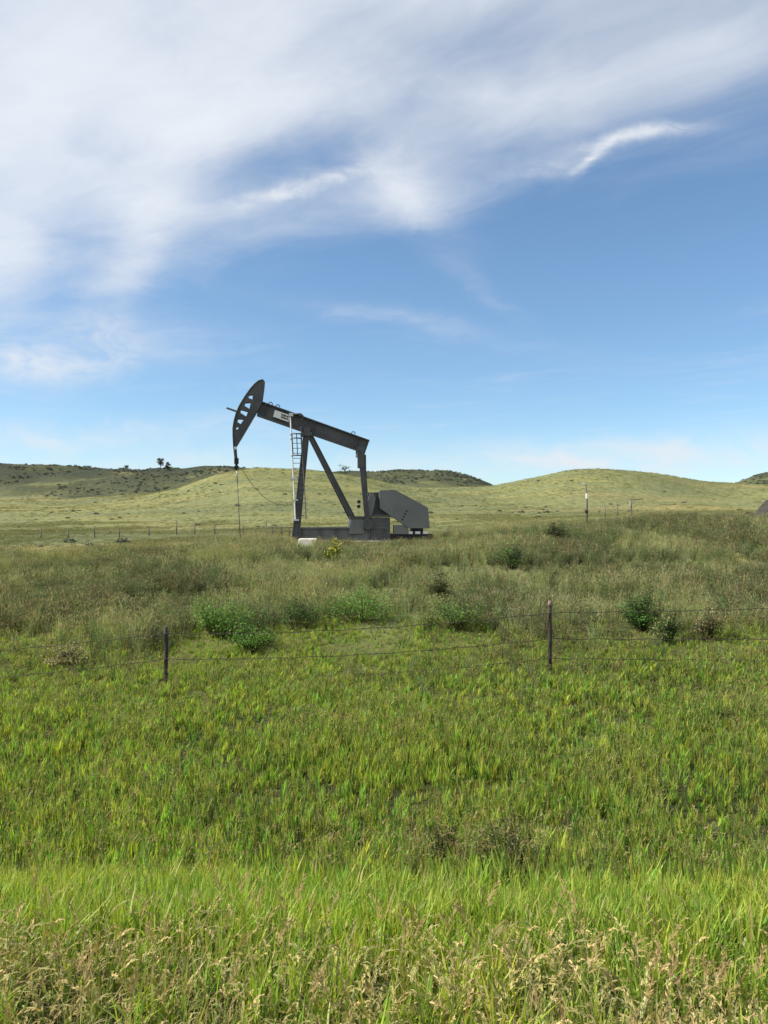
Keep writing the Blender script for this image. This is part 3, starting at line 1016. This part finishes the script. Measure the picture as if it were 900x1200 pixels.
# walking beam (wide-flange)
bt0, bt1 = L(304, 469.6), L(433, 516.0)
bb0, bb1 = L(301, 487.6), L(427.5, 531.5)
def lin2(p, q, t): return p + (q - p) * t
beam = MB()
web = [(p.x, p.z) for p in (bt0, bt1, bb1, bb0)]
beam.poly(web, [], -0.03, 0.03)
du = (bt1 - bt0).normalized()
nu = Vector((-du.z, 0, du.x))
beam.bar(bt0 - nu * 0.03, bt1 - nu * 0.03, 0.40, 0.06, (0, 1, 0))
db = (bb1 - bb0).normalized(); nb = Vector((-db.z, 0, db.x))
beam.bar(bb0 + nb * 0.03, bb1 + nb * 0.03, 0.40, 0.06, (0, 1, 0))
for t in (0.06, 0.44, 0.50, 0.90, 0.992):
    p, q = lin2(bt0, bt1, t) - nu * 0.06, lin2(bb0, bb1, t) + nb * 0.06
    beam.bar(p, q, 0.38, 0.03, (0, 1, 0))
wb = beam.build('walking_beam', M_DARK, jack)
# lifting eyes on the beam
for px, py in ((317, 474), (325.5, 477), (414, 508.5)):
    c = L(px, py)
    pts = [c + Vector((0.11 * math.cos(t), 0, 0.11 * math.sin(t) + 0.02)) for t in np.linspace(-0.3, math.pi + 0.3, 9)]
    MB().tube(pts, 0.025, 6).build('lifting_eye', M_DARK, wb)
# saddle plate between beam and bearing
c = L(359.5, 506)
MB().bar(c - du * 0.4 + nu * 0.02, c + du * 0.4 + nu * 0.02, 0.5, 0.06, (0, 1, 0)).build('saddle_plate', M_DARK, jack)

# nameplate: pale plate, a blank emblem half and two lines of dark lettering too small to read
sg = P2([(322.2, 480.4), (339.2, 486.4), (338.2, 494.6), (320.0, 488.2)], -0.22)
plate = MB().poly(list(reversed(sg)), [], -0.222, -0.204).build('nameplate', M_WHITE, jack)
for v0, v1 in ((329.3, 0.30), (329.3, 0.66)):
    m = MB()
    e0, e1 = Vector((sg[0][0], 0, sg[0][1])), Vector((sg[1][0], 0, sg[1][1]))
    f0, f1 = Vector((sg[3][0], 0, sg[3][1])), Vector((sg[2][0], 0, sg[2][1]))
    t = 0.48
    rr = random.Random(int(v1 * 100))
    while t < 0.92:
        w = rr.uniform(0.03, 0.055)
        pa = e0.lerp(e1, t).lerp(f0.lerp(f1, t), v1)
        pb = e0.lerp(e1, min(0.93, t + w)).lerp(f0.lerp(f1, min(0.93, t + w)), v1)
        hgt = rr.choice((0.10, 0.12, 0.085))
        m.bar((pa.x, -0.227, pa.z), (pb.x, -0.227, pb.z), 0.006, hgt, (0, 1, 0))
        t += w + (0.012 if rr.random() < 0.8 else 0.03)
    m.build('lettering', M_BLACK, plate)

# horsehead: body with the five slots, the curved front plate, cable pin
Z1 = lambda a, b: (250 + a / 6.4286, 430 + b / 6.4286)
ho = [Z1(*p) for p in ((362, 103), (378, 102), (389, 114), (384, 170), (371, 262), (345, 318), (318, 362), (222, 525), (176, 600), (160, 596), (156, 530), (155, 465),
                       (164, 408), (180, 350), (201, 302), (225, 260), (256, 211), (290, 165), (318, 134), (343, 112))]
hh = [[Z1(*p) for p in q] for q in (
    [(268, 216), (298, 210), (296, 249), (262, 236)], [(240, 273), (284, 270), (273, 319), (232, 293)],
    [(207, 324), (263, 340), (249, 376), (203, 347)], [(186, 394), (233, 397), (208, 433), (179, 416)], [(172, 455), (193, 452), (188, 471), (171, 476)])]
head = MB().poly(P2(ho), [P2(q) for q in hh], -0.22, 0.22).build('horsehead', M_DARK, jack)
arc = [L(*Z1(*p)) for p in ((376, 100), (343, 109), (316, 131), (287, 163), (253, 209), (222, 258), (198, 300), (177, 349), (161, 407), (152, 465), (153, 530), (157, 598))]
m = MB()
for a, b in zip(arc[:-1], arc[1:]):
    m.bar(a, b, 0.60, 0.035, (0, 1, 0))
m.build('arc_plate', M_DARK, head)
MB().tube([L(265.6, 478), L(281, 483.4)], 0.055, 8).build('cable_pin', M_DARK, head)
# bridle: two wire ropes over the arc, carrier bar, rod clamp, polished rod
for v in (-0.13, 0.13):
    pts = [p + Vector((-0.035, v, 0.01)) for p in arc[1:]]
    pts.append(L(276.5, 548) + Vector((0, v, 0)))
    MB().tube(pts, 0.022, 6).build('bridle_rope', M_BLACK, jack)
c = L(276.2, 524.5)
MB().box((c.x - 0.06, -0.17, c.z - 0.10), (c.x + 0.06, 0.17, c.z + 0.05)).build('rope_clip', M_WHITE, jack)
c = L(277.2, 548)
MB().box((c.x - 0.11, -0.24, c.z - 0.10), (c.x + 0.11, 0.24, c.z + 0.10)).build('carrier_bar', M_BLACK, jack)
MB().tube([L(275.9, 527), L(276.7, 537)], 0.075, 8).build('rope_socket', M_BLACK, jack)
MB().box(tuple(L(275.6, 541.5) + Vector((-0.05, -0.1, -0.1))), tuple(L(279.0, 538) + Vector((0.03, 0.1, 0.05)))).build('rod_clamp', M_BLACK, jack)
MB().tube([L(276.9, 536), L(277.3, 549)], 0.07, 8).build('load_cell', M_BLACK, jack)
MB().tube([L(277.3, 549), L(278.2, 566)], 0.030, 8).build('polished_rod', M_STEEL, jack, True)
MB().tube([L(278.2, 566), L(281.6, 632)], 0.022, 8).build('sucker_rod', M_DARK, jack, True)
# sagging signal cable from the carrier bar to the front leg
cp = [L(a, b, -0.3) for a, b in ((278.5, 546), (285, 552), (290.5, 560.5), (297, 569.5), (306.6, 580), (316, 587.3), (325, 591), (336, 592), (346.5, 590))]
MB().tube(cp, 0.014, 6).build('signal_cable', M_BLACK, jack)

# ladder with hoops on the near side of the post
lad = empty('ladder'); lad.parent = jack
def LP(px, py):
    f = np.clip((634 - py) / (634 - 508), 0, 1.2)
    return L(px, py, -1.22 + 0.62 * f)
MB().tube([LP(340.2, 488), LP(346.2, 610)], 0.042, 8).build('rail', M_GALV_LIT, lad)  # pale colour paints sunlight on this rail; its twin stays dark
MB().tube([LP(352.6, 499), LP(358.8, 608)], 0.030, 8).build('rail', M_DARK, lad)
for i in range(19):
    yy = 502 + 105 * i / 18
    x0 = 340.2 + 6 * (yy - 488) / 122
    x1 = 352.6 + 6.2 * (yy - 499) / 109
    MB().tube([LP(x0, yy), LP(x1, yy)], 0.016, 6).build('rung', M_DARK, lad)
for yy, drk in ((509.5, 1), (514.6, 1), (534.5, 1), (561, 0), (586, 0), (609.5, 0)):
    a, b = LP(340.0 + 6 * (yy - 488) / 122 - 0.6, yy), LP(353.0 + 6.2 * (yy - 499) / 109, yy)
    if drk:                                      # cage hoops
        mid = (a + b) / 2
        rad = (b - a).length / 2
        pts = [mid + (a - mid) * math.cos(t) + Vector((0, -0.62 * math.sin(t), 0)) for t in np.linspace(0, math.pi, 13)]
        m = MB()
        for p, q in zip(pts[:-1], pts[1:]):
            m.bar(p, q, 0.07, 0.02, (0, 0, 1))
        m.build('cage_hoop', M_DARK, lad)
    else:                                        # stand-off brackets
        MB().box(tuple(a + Vector((-0.10, -0.05, -0.045))), tuple(a + Vector((0.24, 0.40, 0.045)))).build('bracket', M_GALV_LIT, lad)
for t in (0.2, 0.5, 0.8):
    pts = []
    for yy in (509.5, 534.5):
        a, b = LP(340.0 + 6 * (yy - 488) / 122, yy), LP(353.0 + 6.2 * (yy - 499) / 109, yy)
        pts.append((a + b) / 2 + (a - b) / 2 * math.cos(math.pi * t) + Vector((0, -0.62 * math.sin(math.pi * t), 0)))
    MB().bar(pts[0], pts[1], 0.05, 0.012, (1, 0, 0)).build('cage_strap', M_DARK, lad)
a, b = LP(338.5, 488), LP(343.5, 484.5)
MB().box((a.x, -0.62, a.z), (b.x, -0.30, b.z)).build('ladder_head', M_GALV_LIT, lad)
a, b = L(342.5, 485.6, -0.4), L(352.5, 485.0, -0.4)
MB().tube([a, b], 0.055, 8).build('grab_bar', M_DARK, lad)
MB().tube([b, b + Vector((0.12, 0, -0.12)), b + Vector((0.10, 0.1, -0.3))], 0.05, 8).build('grab_bar_end', M_DARK, lad)

# equaliser, pitman arms, cranks with counterweights, gear reducer
eq = L(422, 532)
MB().box((eq.x - 0.17, -1.0, eq.z - 0.14), (eq.x + 0.17, 1.0, eq.z + 0.02)).build('equaliser', M_DARK, jack)
c0 = L(422, 526)
MB().box((c0.x - 0.24, -0.17, eq.z), (c0.x + 0.26, 0.17, c0.z + 0.1)).build('tail_bearing', M_DARK, jack)
for v, dx in ((-0.92, 0.0), (0.92, 0.30)):
    p0, p1 = L(421.5, 534, 0), L(429, 614, 0)
    p, q = Vector((p0.x - 0.03 + dx, v, p0.z - 0.02)), Vector((p1.x + dx * 0.6, v, p1.z))
    m = MB()
    m.bar(p, q, 0.16, 0.27, (0, 1, 0))
    m.bar(p + Vector((0, 0, 0.14)), p + Vector((0.01, 0, -0.75)), 0.22, 0.36, (0, 1, 0))
    m.tube([(q.x, v - 0.14, q.z), (q.x, v + 0.14, q.z)], 0.30, 14)
    m.build('pitman_arm', M_DARK, jack)
shaft = L(433, 590)
for v in (-0.70, 0.70):
    q1 = L(429, 614)
    p, q = Vector((shaft.x + 0.10, v, shaft.z + 0.52)), Vector((q1.x, v, q1.z - 0.1))
    m = MB()
    m.bar(p, q, 0.12, 0.34, (0, 1, 0), 0.12, 0.26)
    m.build('crank', M_DARK, jack)
    cw = P2([(431.5, 579), (435.5, 578), (438.2, 584), (436.5, 594), (433.8, 603), (430.0, 609), (428, 600), (429.2, 588)])
    MB().poly(cw, [], v - 0.17 - (0.0 if v > 0 else 0.03), v + 0.17).build('counterweight', M_GREY, jack)
gb = P2([(430.5, 577.5), (446, 577.0), (451, 590), (455, 604), (432, 604), (429.5, 590)])
MB().poly(gb, [], -0.48, 0.48).build('gear_reducer', M_DARK, jack)
a, b = L(429, 605.4), L(456.5, 603.6)
MB().box((a.x, -0.84, a.z - 0.02), (b.x, 0.84, b.z + 0.02)).build('reducer_deck', M_DARK, jack)
a, b = L(433, 626), L(455, 605.6)
MB().box((a.x, -0.80, 0.31), (b.x, 0.80, b.z - 0.045)).build('subbase', M_DARK, jack)
sb_ = P2([(410.5, 607.2), (424.5, 606.6), (425, 625), (407, 625)])
MB().poly(sb_, [], -0.86, 0.86).build('brace_footing', M_GREY, jack)
a, b = L(409.3, 607.4), L(425, 606.2)
MB().box((a.x, -0.9, a.z - 0.03), (b.x, 0.9, b.z + 0.06)).build('footing_cap', M_DARK, jack)
for py in (588, 593.5):
    c = L(420.5, py, -0.9)
    MB().tube([c + Vector((0, -0.08, 0)), c + Vector((0, 0.2, 0))], 0.10, 10).build('crank_pin_nut', M_BLACK, jack)

# belt guard, motor, brake lever, white blocks under the guard
bgp = P2([(443.8, 575.6), (446, 574.6), (462.5, 574.2), (500.8, 594.6), (502.8, 619), (478, 619), (471.6, 614.2), (444.6, 596)], -0.6)
gd = MB().poly(bgp, [], -0.86, -0.52).build('belt_guard', M_GREY, jack, bevel=0.02)
seam = [L(476.5, 599, 0), L(471.5, 609, 0)]
for i, f in enumerate((0.0, 0.33, 0.66, 1.0)):
    c = seam[0].lerp(seam[1], f)
    cc = L(476.5 - 5 * f, 599 + 10 * f, -0.865)
    MB().box((cc.x - 0.05, -0.875, cc.z - 0.04), (cc.x + 0.05, -0.862, cc.z + 0.04)).build('guard_bolt', M_BLACK, gd)
a, b = L(464, 616.5, -0.3), L(498, 604, 0.3)
m = MB().tube([(a.x + 0.9, 0.05, 0.62 + 0.34), (b.x - 0.2, 0.05, 0.62 + 0.34)], 0.33, 16)
m.box((a.x + 1.0, -0.3, 0.622), (b.x - 0.3, 0.3, 0.70))
m.build('motor', M_DARK, jack)
a, b = L(461.5, 622, -0.75), L(478.5, 615.2, -0.75)
MB().box((a.x, -0.78, 0.625), (b.x, -0.40, b.z)).build('motor_mount', M_GREY, jack)
for x0, x1 in ((478.6, 483.4), (486.6, 492.2), (495.6, 501.4)):
    a, b = L(x0, 621.2, -0.7), L(x1, 618.2, -0.7)
    MB().box((a.x, -0.80, 0.63), (b.x, -0.55, 0.63 + (b.z - a.z))).build('rail_block', M_WHITE, jack)

# wellhead under the rod
wl = at(281.6, JACK_Y - 0.55)
wp = jack.matrix_basis @ L(281.6, 632)
wellhead = empty('wellhead', (wp.x, wp.y, hz(wp.x, wp.y) - 0.05))
tag(wellhead, 'small dark wellhead in grass below the pump rod', 'wellhead')
zt = wp.z + 0.1 - wellhead.location.z
MB().tube([(0, 0, 0), (0, 0, zt * 0.55)], 0.11, 12).build('casing', M_DARK, wellhead)
MB().tube([(0, 0, zt * 0.55), (0, 0, zt * 0.62)], 0.19, 12).build('flange', M_DARK, wellhead)
MB().tube([(0, 0, zt * 0.62), (0, 0, zt)], 0.07, 10).build('stuffing_box', M_DARK, wellhead)
MB().tube([(-0.45, 0, zt * 0.42), (0.55, 0, zt * 0.42)], 0.045, 8).build('flow_line', M_DARK, wellhead)

# white block half buried in grass before the front leg
wbp = at(360, 41.6)
wbk = empty('white_block', (wbp.x, wbp.y, wbp.z - 0.1))
tag(wbk, 'low white slab in tall grass at the foot of the pump post', 'slab')
zt = ZC + (600 - 631.0) / FPX * 41.6 - (wbp.z - 0.1)
w2 = 12.2 / FPX * 41.6
m = MB()
m.add([(-w2 - 0.02, -0.25, 0), (w2, -0.25, 0), (w2, 0.35, 0), (-w2 - 0.02, 0.35, 0), (-w2 + 0.14, -0.2, zt), (w2 - 0.02, -0.2, zt), (w2 - 0.02, 0.3, zt), (-w2 + 0.14, 0.3, zt)],
      [(3, 2, 1, 0), (4, 5, 6, 7), (0, 1, 5, 4), (1, 2, 6, 5), (2, 3, 7, 6), (3, 0, 4, 7)])
m.build('slab', M_CHALK, wbk, bevel=0.04)

# ------------------------------------------------------------------ barbed wire fence before the prairie grass
M_POST = solid('weathered_post', (0.035, 0.028, 0.024), 0.85, 0, 0.35, 9, rust=(0.09, 0.06, 0.04), bump=0.5)
M_PALE = solid('pale_post_top', (0.20, 0.14, 0.12), 0.8, 0, 0.2, 9)
M_WIRE = solid('rusty_wire', (0.055, 0.045, 0.038), 0.7, 0.3, 0.3, 30)
FD = 16.0
fence = empty('barbed_wire_fence', (0, FD, at(450, FD).z))
tag(fence, 'barbed wire fence on thin dark posts crossing the meadow', 'fence')
fz = fence.location.z
def FP(px, py): return Vector(((px - 450) / FPX * FD, 0.0, ZC + (600 - py) / FPX * FD - fz))
posts = {}
for i, (px, ytop, rad) in enumerate(((-255, 760, 0.040), (194.5, 735, 0.044), (644.5, 705, 0.040), (1095, 690, 0.040))):
    tp = FP(px, ytop)
    gz = hz(tp.x, FD) - fz
    m = MB()
    n = 7
    pts = [Vector((tp.x + math.sin(k * 1.7 + i) * 0.006, math.cos(k * 1.3 + i) * 0.006, gz - 0.25 + (tp.z - gz + 0.25) * k / (n - 1))) for k in range(n)]
    m.tube(pts, rad * 1.08, 9, rad * 0.92)
    po = m.build('post', M_POST, fence, True)
    if i == 2:
        q = pts[-1]
        tcp = MB().tube([q + Vector((0, 0, -0.10)), q + Vector((0, 0, 0.015))], rad * 1.02, 9).build('post_tip', M_PALE, po, True)
    for e in range(3):
        pass
wire_py = [  # pixel row of each wire at the four posts
    (775, 742, 718, 706), (808, 772, 748, 746), (835, 796, 771, 772)]
PXP = (-255, 194.5, 644.5, 1095)
for w, rows in enumerate(wire_py):
    m = MB()
    for sgm in range(3):
        p, q = FP(PXP[sgm], rows[sgm]), FP(PXP[sgm + 1], rows[sgm + 1])
        sag = (0.10, 0.12, 0.03)[sgm]
        pts = []
        for k in range(25):
            t = k / 24
            r = p.lerp(q, t)
            pts.append(r + Vector((0, -0.045, -4 * sag * t * (1 - t) + 0.012 * math.sin(k * 2.1 + w))))
        m.tube(pts, 0.0075, 5)
        nb_ = int((q - p).length / 0.16)
        for k in range(nb_):
            t = (k + 0.5) / nb_
            i0 = min(23, int(t * 24)); r = pts[i0].lerp(pts[i0 + 1], t * 24 - i0)
            m.bar(r + Vector((-0.012, 0.01, -0.02)), r + Vector((0.012, -0.01, 0.02)), 0.006, 0.006)
    m.build('wire', M_WIRE, fence)

# ------------------------------------------------------------------ far fence along the rough strip on the left
M_TAR = solid('tarred_boards', (0.045, 0.042, 0.038), 0.95, 0, 0.3, 3, bump=0.3, spec=0.1)
M_OLD = solid('grey_old_wood', (0.11, 0.10, 0.085), 0.9, 0, 0.3, 4, bump=0.3)
pf0 = at(50, 80)
pfence = empty('pasture_fence', (pf0.x, pf0.y, pf0.z))
tag(pfence, 'faint far fence of short grey posts left of the pump', 'fence')
fp_pts = []
for px, d, hgt in ((-70, 79, 1.1), (-10, 79.5, 1.1), (48, 80, 1.1), (80, 80.5, 0.9), (111, 81, 1.25), (140, 82, 1.0), (175, 83, 1.05), (207, 84, 1.5), (228, 84.5, 1.2), (252, 85, 1.2), (285, 86, 1.0), (312, 87, 1.2)):
    p = at(px, d) - pf0
    lean = random.uniform(-0.06, 0.06)
    MB().tube([p + Vector((0, 0, -0.2)), p + Vector((lean, 0, hgt))], 0.065, 7, 0.055).build('post', M_OLD, pfence, True)
    fp_pts.append(p)
for hgt in (0.45, 0.85):
    MB().tube([p + Vector((0, -0.07, hgt)) for p in fp_pts], 0.010, 4).build('wire', M_WIRE, pfence)

# pipe railing left of the pump's front leg
q0 = at(313, 70)
rail = empty('pipe_railing', (q0.x, q0.y, q0.z))
tag(rail, 'low rusty pipe railing behind the pump, left of its post', 'railing')
rp = []
for px in (312.5, 319.5, 330, 339, 347):
    p = at(px, 70) - q0
    zt_ = ZC + (600 - 617.5) / FPX * 70 - q0.z
    MB().tube([p + Vector((0, 0, -0.1)), Vector((p.x, p.y, zt_))], 0.05, 7).build('upright', M_OLD, rail, True)
    rp.append(Vector((p.x, p.y, zt_)))
for dzz in (-0.04, -0.42):
    MB().tube([p + Vector((0, -0.06, dzz)) for p in rp], 0.035, 6).build('rail', M_OLD, rail, True)


# poles on the right, before the hill
def pole(px, d, ytop, ybase, r, name, label, cat, white=None, arm=False, lit=None):
    x_ = (px - 450) / FPX * d
    g = hz(x_, d)
    o = empty(name, (x_, d, g))
    zt = ZC + (600 - ytop) / FPX * d - g
    MB().tube([(0, 0, -0.3), (0.03, 0, zt * 0.5), (-0.06, 0, zt)], r, 8, r * 0.8).build('shaft', M_OLD, o, True)
    if white:
        za, zb = (ZC + (600 - q) / FPX * d - g for q in white)
        MB().box((-0.09, -0.16, za), (0.03, -0.02, zb)).build('meter_box', M_WHITE, o, bevel=0.02)
        MB().tube([(-0.06, 0, zt - 0.05), (-0.14, 0, zt + 0.02), (-0.40, 0, zt + 0.02)], 0.035, 6).build('antenna', M_GALV_LIT, o)
        MB().box((-0.16, -0.12, zt * 0.30), (0.10, -0.04, zt * 0.36)).build('junction_box', M_BLACK, o)
    if arm:
        MB().bar((-0.12, -0.08, zt - 0.06), (0.9, -0.08, zt + 0.02), 0.06, 0.06).build('cross_arm', M_OLD, o)
        MB().box((-0.12, -0.10, zt * 0.72), (-0.05, -0.04, zt * 0.98)).build('lit_side_strip', M_GALV_LIT, o)  # added pale strip, paints the sunlit side of the post
    tag(o, label, cat, 'posts and poles before the right hill')
    return o


pole(687.5, 62, 567.5, 612, 0.075, 'service_pole', 'tallest thin pole with white box before the right hill', 'pole', (584.5, 578.5))
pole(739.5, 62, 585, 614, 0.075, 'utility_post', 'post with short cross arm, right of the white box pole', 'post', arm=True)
pole(723.5, 88, 588, 604, 0.06, 'thin_post', 'small faint post just left of the cross arm post', 'post')
pole(709, 92, 590, 606, 0.05, 'thin_post', 'smallest faint post just right of the white box pole', 'post')

# small steep-roofed shelter cut by the right edge
sx = at(908, 66)
shed = empty('shelter', (sx.x, sx.y, sx.z))
tag(shed, 'small grey steep roofed shelter cut off at the right edge', 'shelter')
hw = 18 / FPX * 66
zt = ZC + (600 - 586) / FPX * 66 - sx.z
zb = 0.0
MB().poly([(-hw * 0.86, zb - 0.2), (hw * 0.86, zb - 0.2), (0, zt - 0.22)], [], -1.2, 1.2).build('gable_body', M_BLACK, shed)
for s in (-1, 1):
    r_ = MB()
    r_.bar((s * hw, 0, zb), (0, 0, zt), 3.0, 0.10, (0, 1, 0))
    r_.build('roof_slope', M_TAR, shed)
    MB().bar((s * hw * 0.70, -1.215, zb), (s * hw * 0.50, -1.215, zt * 0.36), 0.02, 0.12, (0, 1, 0)).build('door_trim', M_WHITE, shed)


# ------------------------------------------------------------------ bushes and weeds
def bush(px, d, wpx, hpx, cols, name, label, cat, group=None, n=900, leaf=0.055, seed=0, stems=None, droop=0.4, tops=None):
    """a leafy shrub: stems from the base, leaves clustered in sprays through the volume"""
    random.seed(1000 + seed)
    p0 = at(px, d)
    rx, rzh = wpx / FPX * d / 2, hpx / FPX * d
    o = empty(name, (p0.x, p0.y, p0.z - 0.03))
    st, lf = Plant(), Plant()
    nspray = max(14, n // 26)
    for i in range(nspray):
        a = random.uniform(0, 2 * math.pi)
        q = math.sqrt(random.random()) * (0.8 + 0.35 * math.sin(2 * a + seed) * math.cos(3 * a + 2 * seed))
        hh_ = rzh * (1 - 0.5 * q * q) * random.uniform(0.4, 1.1) * (0.85 + 0.2 * math.sin(a * 2 + seed * 1.7))
        tip = Vector((math.cos(a) * q * rx, math.sin(a) * q * rx * 0.8, hh_))
        base = Vector((tip.x * 0.25, tip.y * 0.25, 0))
        mid = base.lerp(tip, 0.55) + Vector((0, 0, 0.12 * rzh))
        st.stem([base, mid, tip], 0.006, jit(stems or (0.10, 0.08, 0.05), 0.2), 0.003)
        col = random.choice(cols)
        for k in range(26):
            t = random.uniform(0.35, 1.0)
            c = base.lerp(mid, t / 0.55) if t < 0.55 else mid.lerp(tip, (t - 0.55) / 0.45)
            c = c + Vector((random.gauss(0, 1), random.gauss(0, 1), random.gauss(0, 0.8))) * rx * 0.10
            c.z = max(c.z, 0.02)
            u = Vector((random.uniform(-1, 1), random.uniform(-1, 1), random.uniform(-droop, 0.8)))
            nn = Vector((random.uniform(-.7, .7), random.uniform(-.7, .7), 1))
            cc = jit(col, 0.25)
            if tops and t > 0.85 and random.random() < 0.6: cc = jit(tops, 0.15)
            lf.leaf(c, nn, u, leaf * random.uniform(0.6, 1.4), leaf * 0.55, cc)
    st.obj('stems', M_BUSH, o)
    lf.obj('foliage', M_BUSH, o)
    tag(o, label, cat, group)
    return o


BG1, BG2, BG3 = (0.085, 0.175, 0.040), (0.145, 0.255, 0.060), (0.040, 0.090, 0.024)
GG1, GG2 = (0.085, 0.105, 0.055), (0.060, 0.080, 0.042)
G = 'bushes around the wire fence'
bush(*BUSH[0], [BG1, BG3, BG3], 'bush', 'round dark green bush behind the wire, right of the taller post', 'bush', G, 2550, 0.063, 1)
bush(*BUSH[1], [GG1, GG2, BG1], 'bush', 'grey green bush below and right of the round dark bush', 'bush', G, 1700, 0.057, 2, tops=(0.3, 0.26, 0.15))
bush(*BUSH[2], [(0.075, 0.07, 0.035), GG2, (0.13, 0.11, 0.06)], 'bush', 'brown dried weed bush between grey green bush and right edge', 'bush', G, 1190, 0.057, 3, tops=(0.34, 0.28, 0.16))
bush(*BUSH[3], [BG2, BG2, BG1], 'bush', 'bright green bush right of the short left post', 'bush', G, 2550, 0.069, 4)
bush(*BUSH[4], [BG1, BG3, BG2], 'bush', 'dark leaf bush in front right of the bright bush', 'bush', G, 1870, 0.063, 5)
bush(*BUSH[5], [BG1, GG2], 'bush', 'mid green bush between bright bush and the wide low bush', 'bush', G, 1530, 0.063, 6)
bush(*BUSH[6], [BG2, BG1, BG1], 'bush', 'wide low green bush in the middle of the fence line', 'bush', G, 2890, 0.063, 7)
bush(*BUSH[7], [BG1, BG2, GG1], 'bush', 'green bush left of the taller post, under the top wire', 'bush', G, 1870, 0.063, 8)
bush(*BUSH[8], [GG2, BG1, (0.07, 0.10, 0.06)], 'bush', 'bluish green bush high in the prairie grass, right of the pump', 'bush', G, 1530, 0.081, 9)
bush(*BUSH[9], [(0.06, 0.06, 0.03), GG2], 'bush', 'small dark brown bush below the pump tail', 'bush', G, 1020, 0.069, 10)
bush(*BUSH[10], [(0.055, 0.06, 0.03), GG2], 'bush', 'small dark bush at the crest below the white box pole', 'bush', G, 850, 0.103, 11)
bush(*BUSH[11], [(0.18, 0.16, 0.08), GG1, (0.30, 0.26, 0.15)], 'bush', 'pale dry weed clump left of the short left post', 'bush', G, 1530, 0.057, 12, tops=(0.42, 0.36, 0.22))
bush(*BUSH[12], [(0.16, 0.19, 0.03), (0.10, 0.14, 0.03)], 'flowering_plant', 'yellow flowering plant in front of the pump', 'plant', None, 420, 0.10, 13, tops=(0.62, 0.55, 0.05))
bush(*BUSH[13], [(0.065, 0.080, 0.030), (0.085, 0.095, 0.04), (0.06, 0.065, 0.03)], 'weed_clump', 'wide dark grey green weed clump in the ditch grass', 'weeds', None, 1700, 0.026, 14, tops=(0.20, 0.20, 0.10))
bush(*BUSH[14], [(0.075, 0.078, 0.04), (0.06, 0.065, 0.03)], 'weed_clump', 'narrow grey weed clump left of the wide dark weeds', 'weeds', None, 900, 0.024, 15, tops=(0.20, 0.19, 0.10))


# ------------------------------------------------------------------ trees on the skyline
M_BARK = solid('bark', (0.09, 0.07, 0.055), 0.9, 0, 0.3, 2)


def tree(px, d, hpx, wpx, cols, name, label, seed, clusters=16, per=70, leaf=0.5, bare=0.35):
    random.seed(2000 + seed)
    p0 = at(px, d)
    H, Wd = hpx / FPX * d, wpx / FPX * d
    o = empty(name, (p0.x, p0.y, p0.z - 0.2))
    tr, lf = MB(), Plant()
    tr.tube([(0, 0, 0), (0.05 * Wd, 0, H * 0.3), (0.0, 0, H * 0.62), (0.08 * Wd, 0, H * 0.92)], 0.035 * H, 7, 0.006 * H)
    for i in range(clusters):
        a = random.uniform(0, 2 * math.pi)
        z = H * random.uniform(bare, 1.0)
        q = Wd / 2 * random.uniform(0.25, 1.0) * (1 - 0.35 * (z / H))
        c = Vector((math.cos(a) * q, math.sin(a) * q, z))
        tr.tube([(0, 0, z * 0.62), c * 0.6 + Vector((0, 0, z * 0.35)), c], 0.012 * H, 5, 0.004 * H)
        col = random.choice(cols)
        r_ = Wd * random.uniform(0.07, 0.16)
        for _ in range(per):
            v = Vector((random.gauss(0, 1), random.gauss(0, 1), random.gauss(0, 0.8)))
            lf.leaf(c + v * r_ * 0.6, Vector((random.uniform(-1, 1), random.uniform(-1, 1), 1)), Vector((random.uniform(-1, 1), random.uniform(-1, 1), random.uniform(-.5, .6))),
                    leaf * random.uniform(0.6, 1.4), leaf * 0.6, jit(col, 0.25))
    tr.build('trunk', M_BARK, o, True)
    lf.obj('crown', M_BUSH, o)
    tag(o, label, 'tree', 'skyline trees')
    return o


TD = 400
tree(188, TD, 12, 11, [(0.05, 0.06, 0.03), (0.10, 0.075, 0.06)], 'tree', 'small open crowned tree on the left skyline ridge', 1, 18, 40, 0.55)
tree(404, 262, 13, 18, [(0.05, 0.065, 0.03), (0.06, 0.07, 0.035)], 'tree', 'sparse little tree seen between the pump legs', 2, 15, 26, 0.35, 0.3)
tree(147, TD + 14, 5, 9, [(0.045, 0.055, 0.03)], 'shrub_tree', 'low round shrub on the skyline, left of the ridge tree', 3, 9, 60, 0.6, 0.2)
tree(197, 392, 10, 8, [(0.04, 0.055, 0.028)], 'shrub_tree', 'dark shrub just below the ridge tree', 4, 9, 60, 0.6, 0.15)
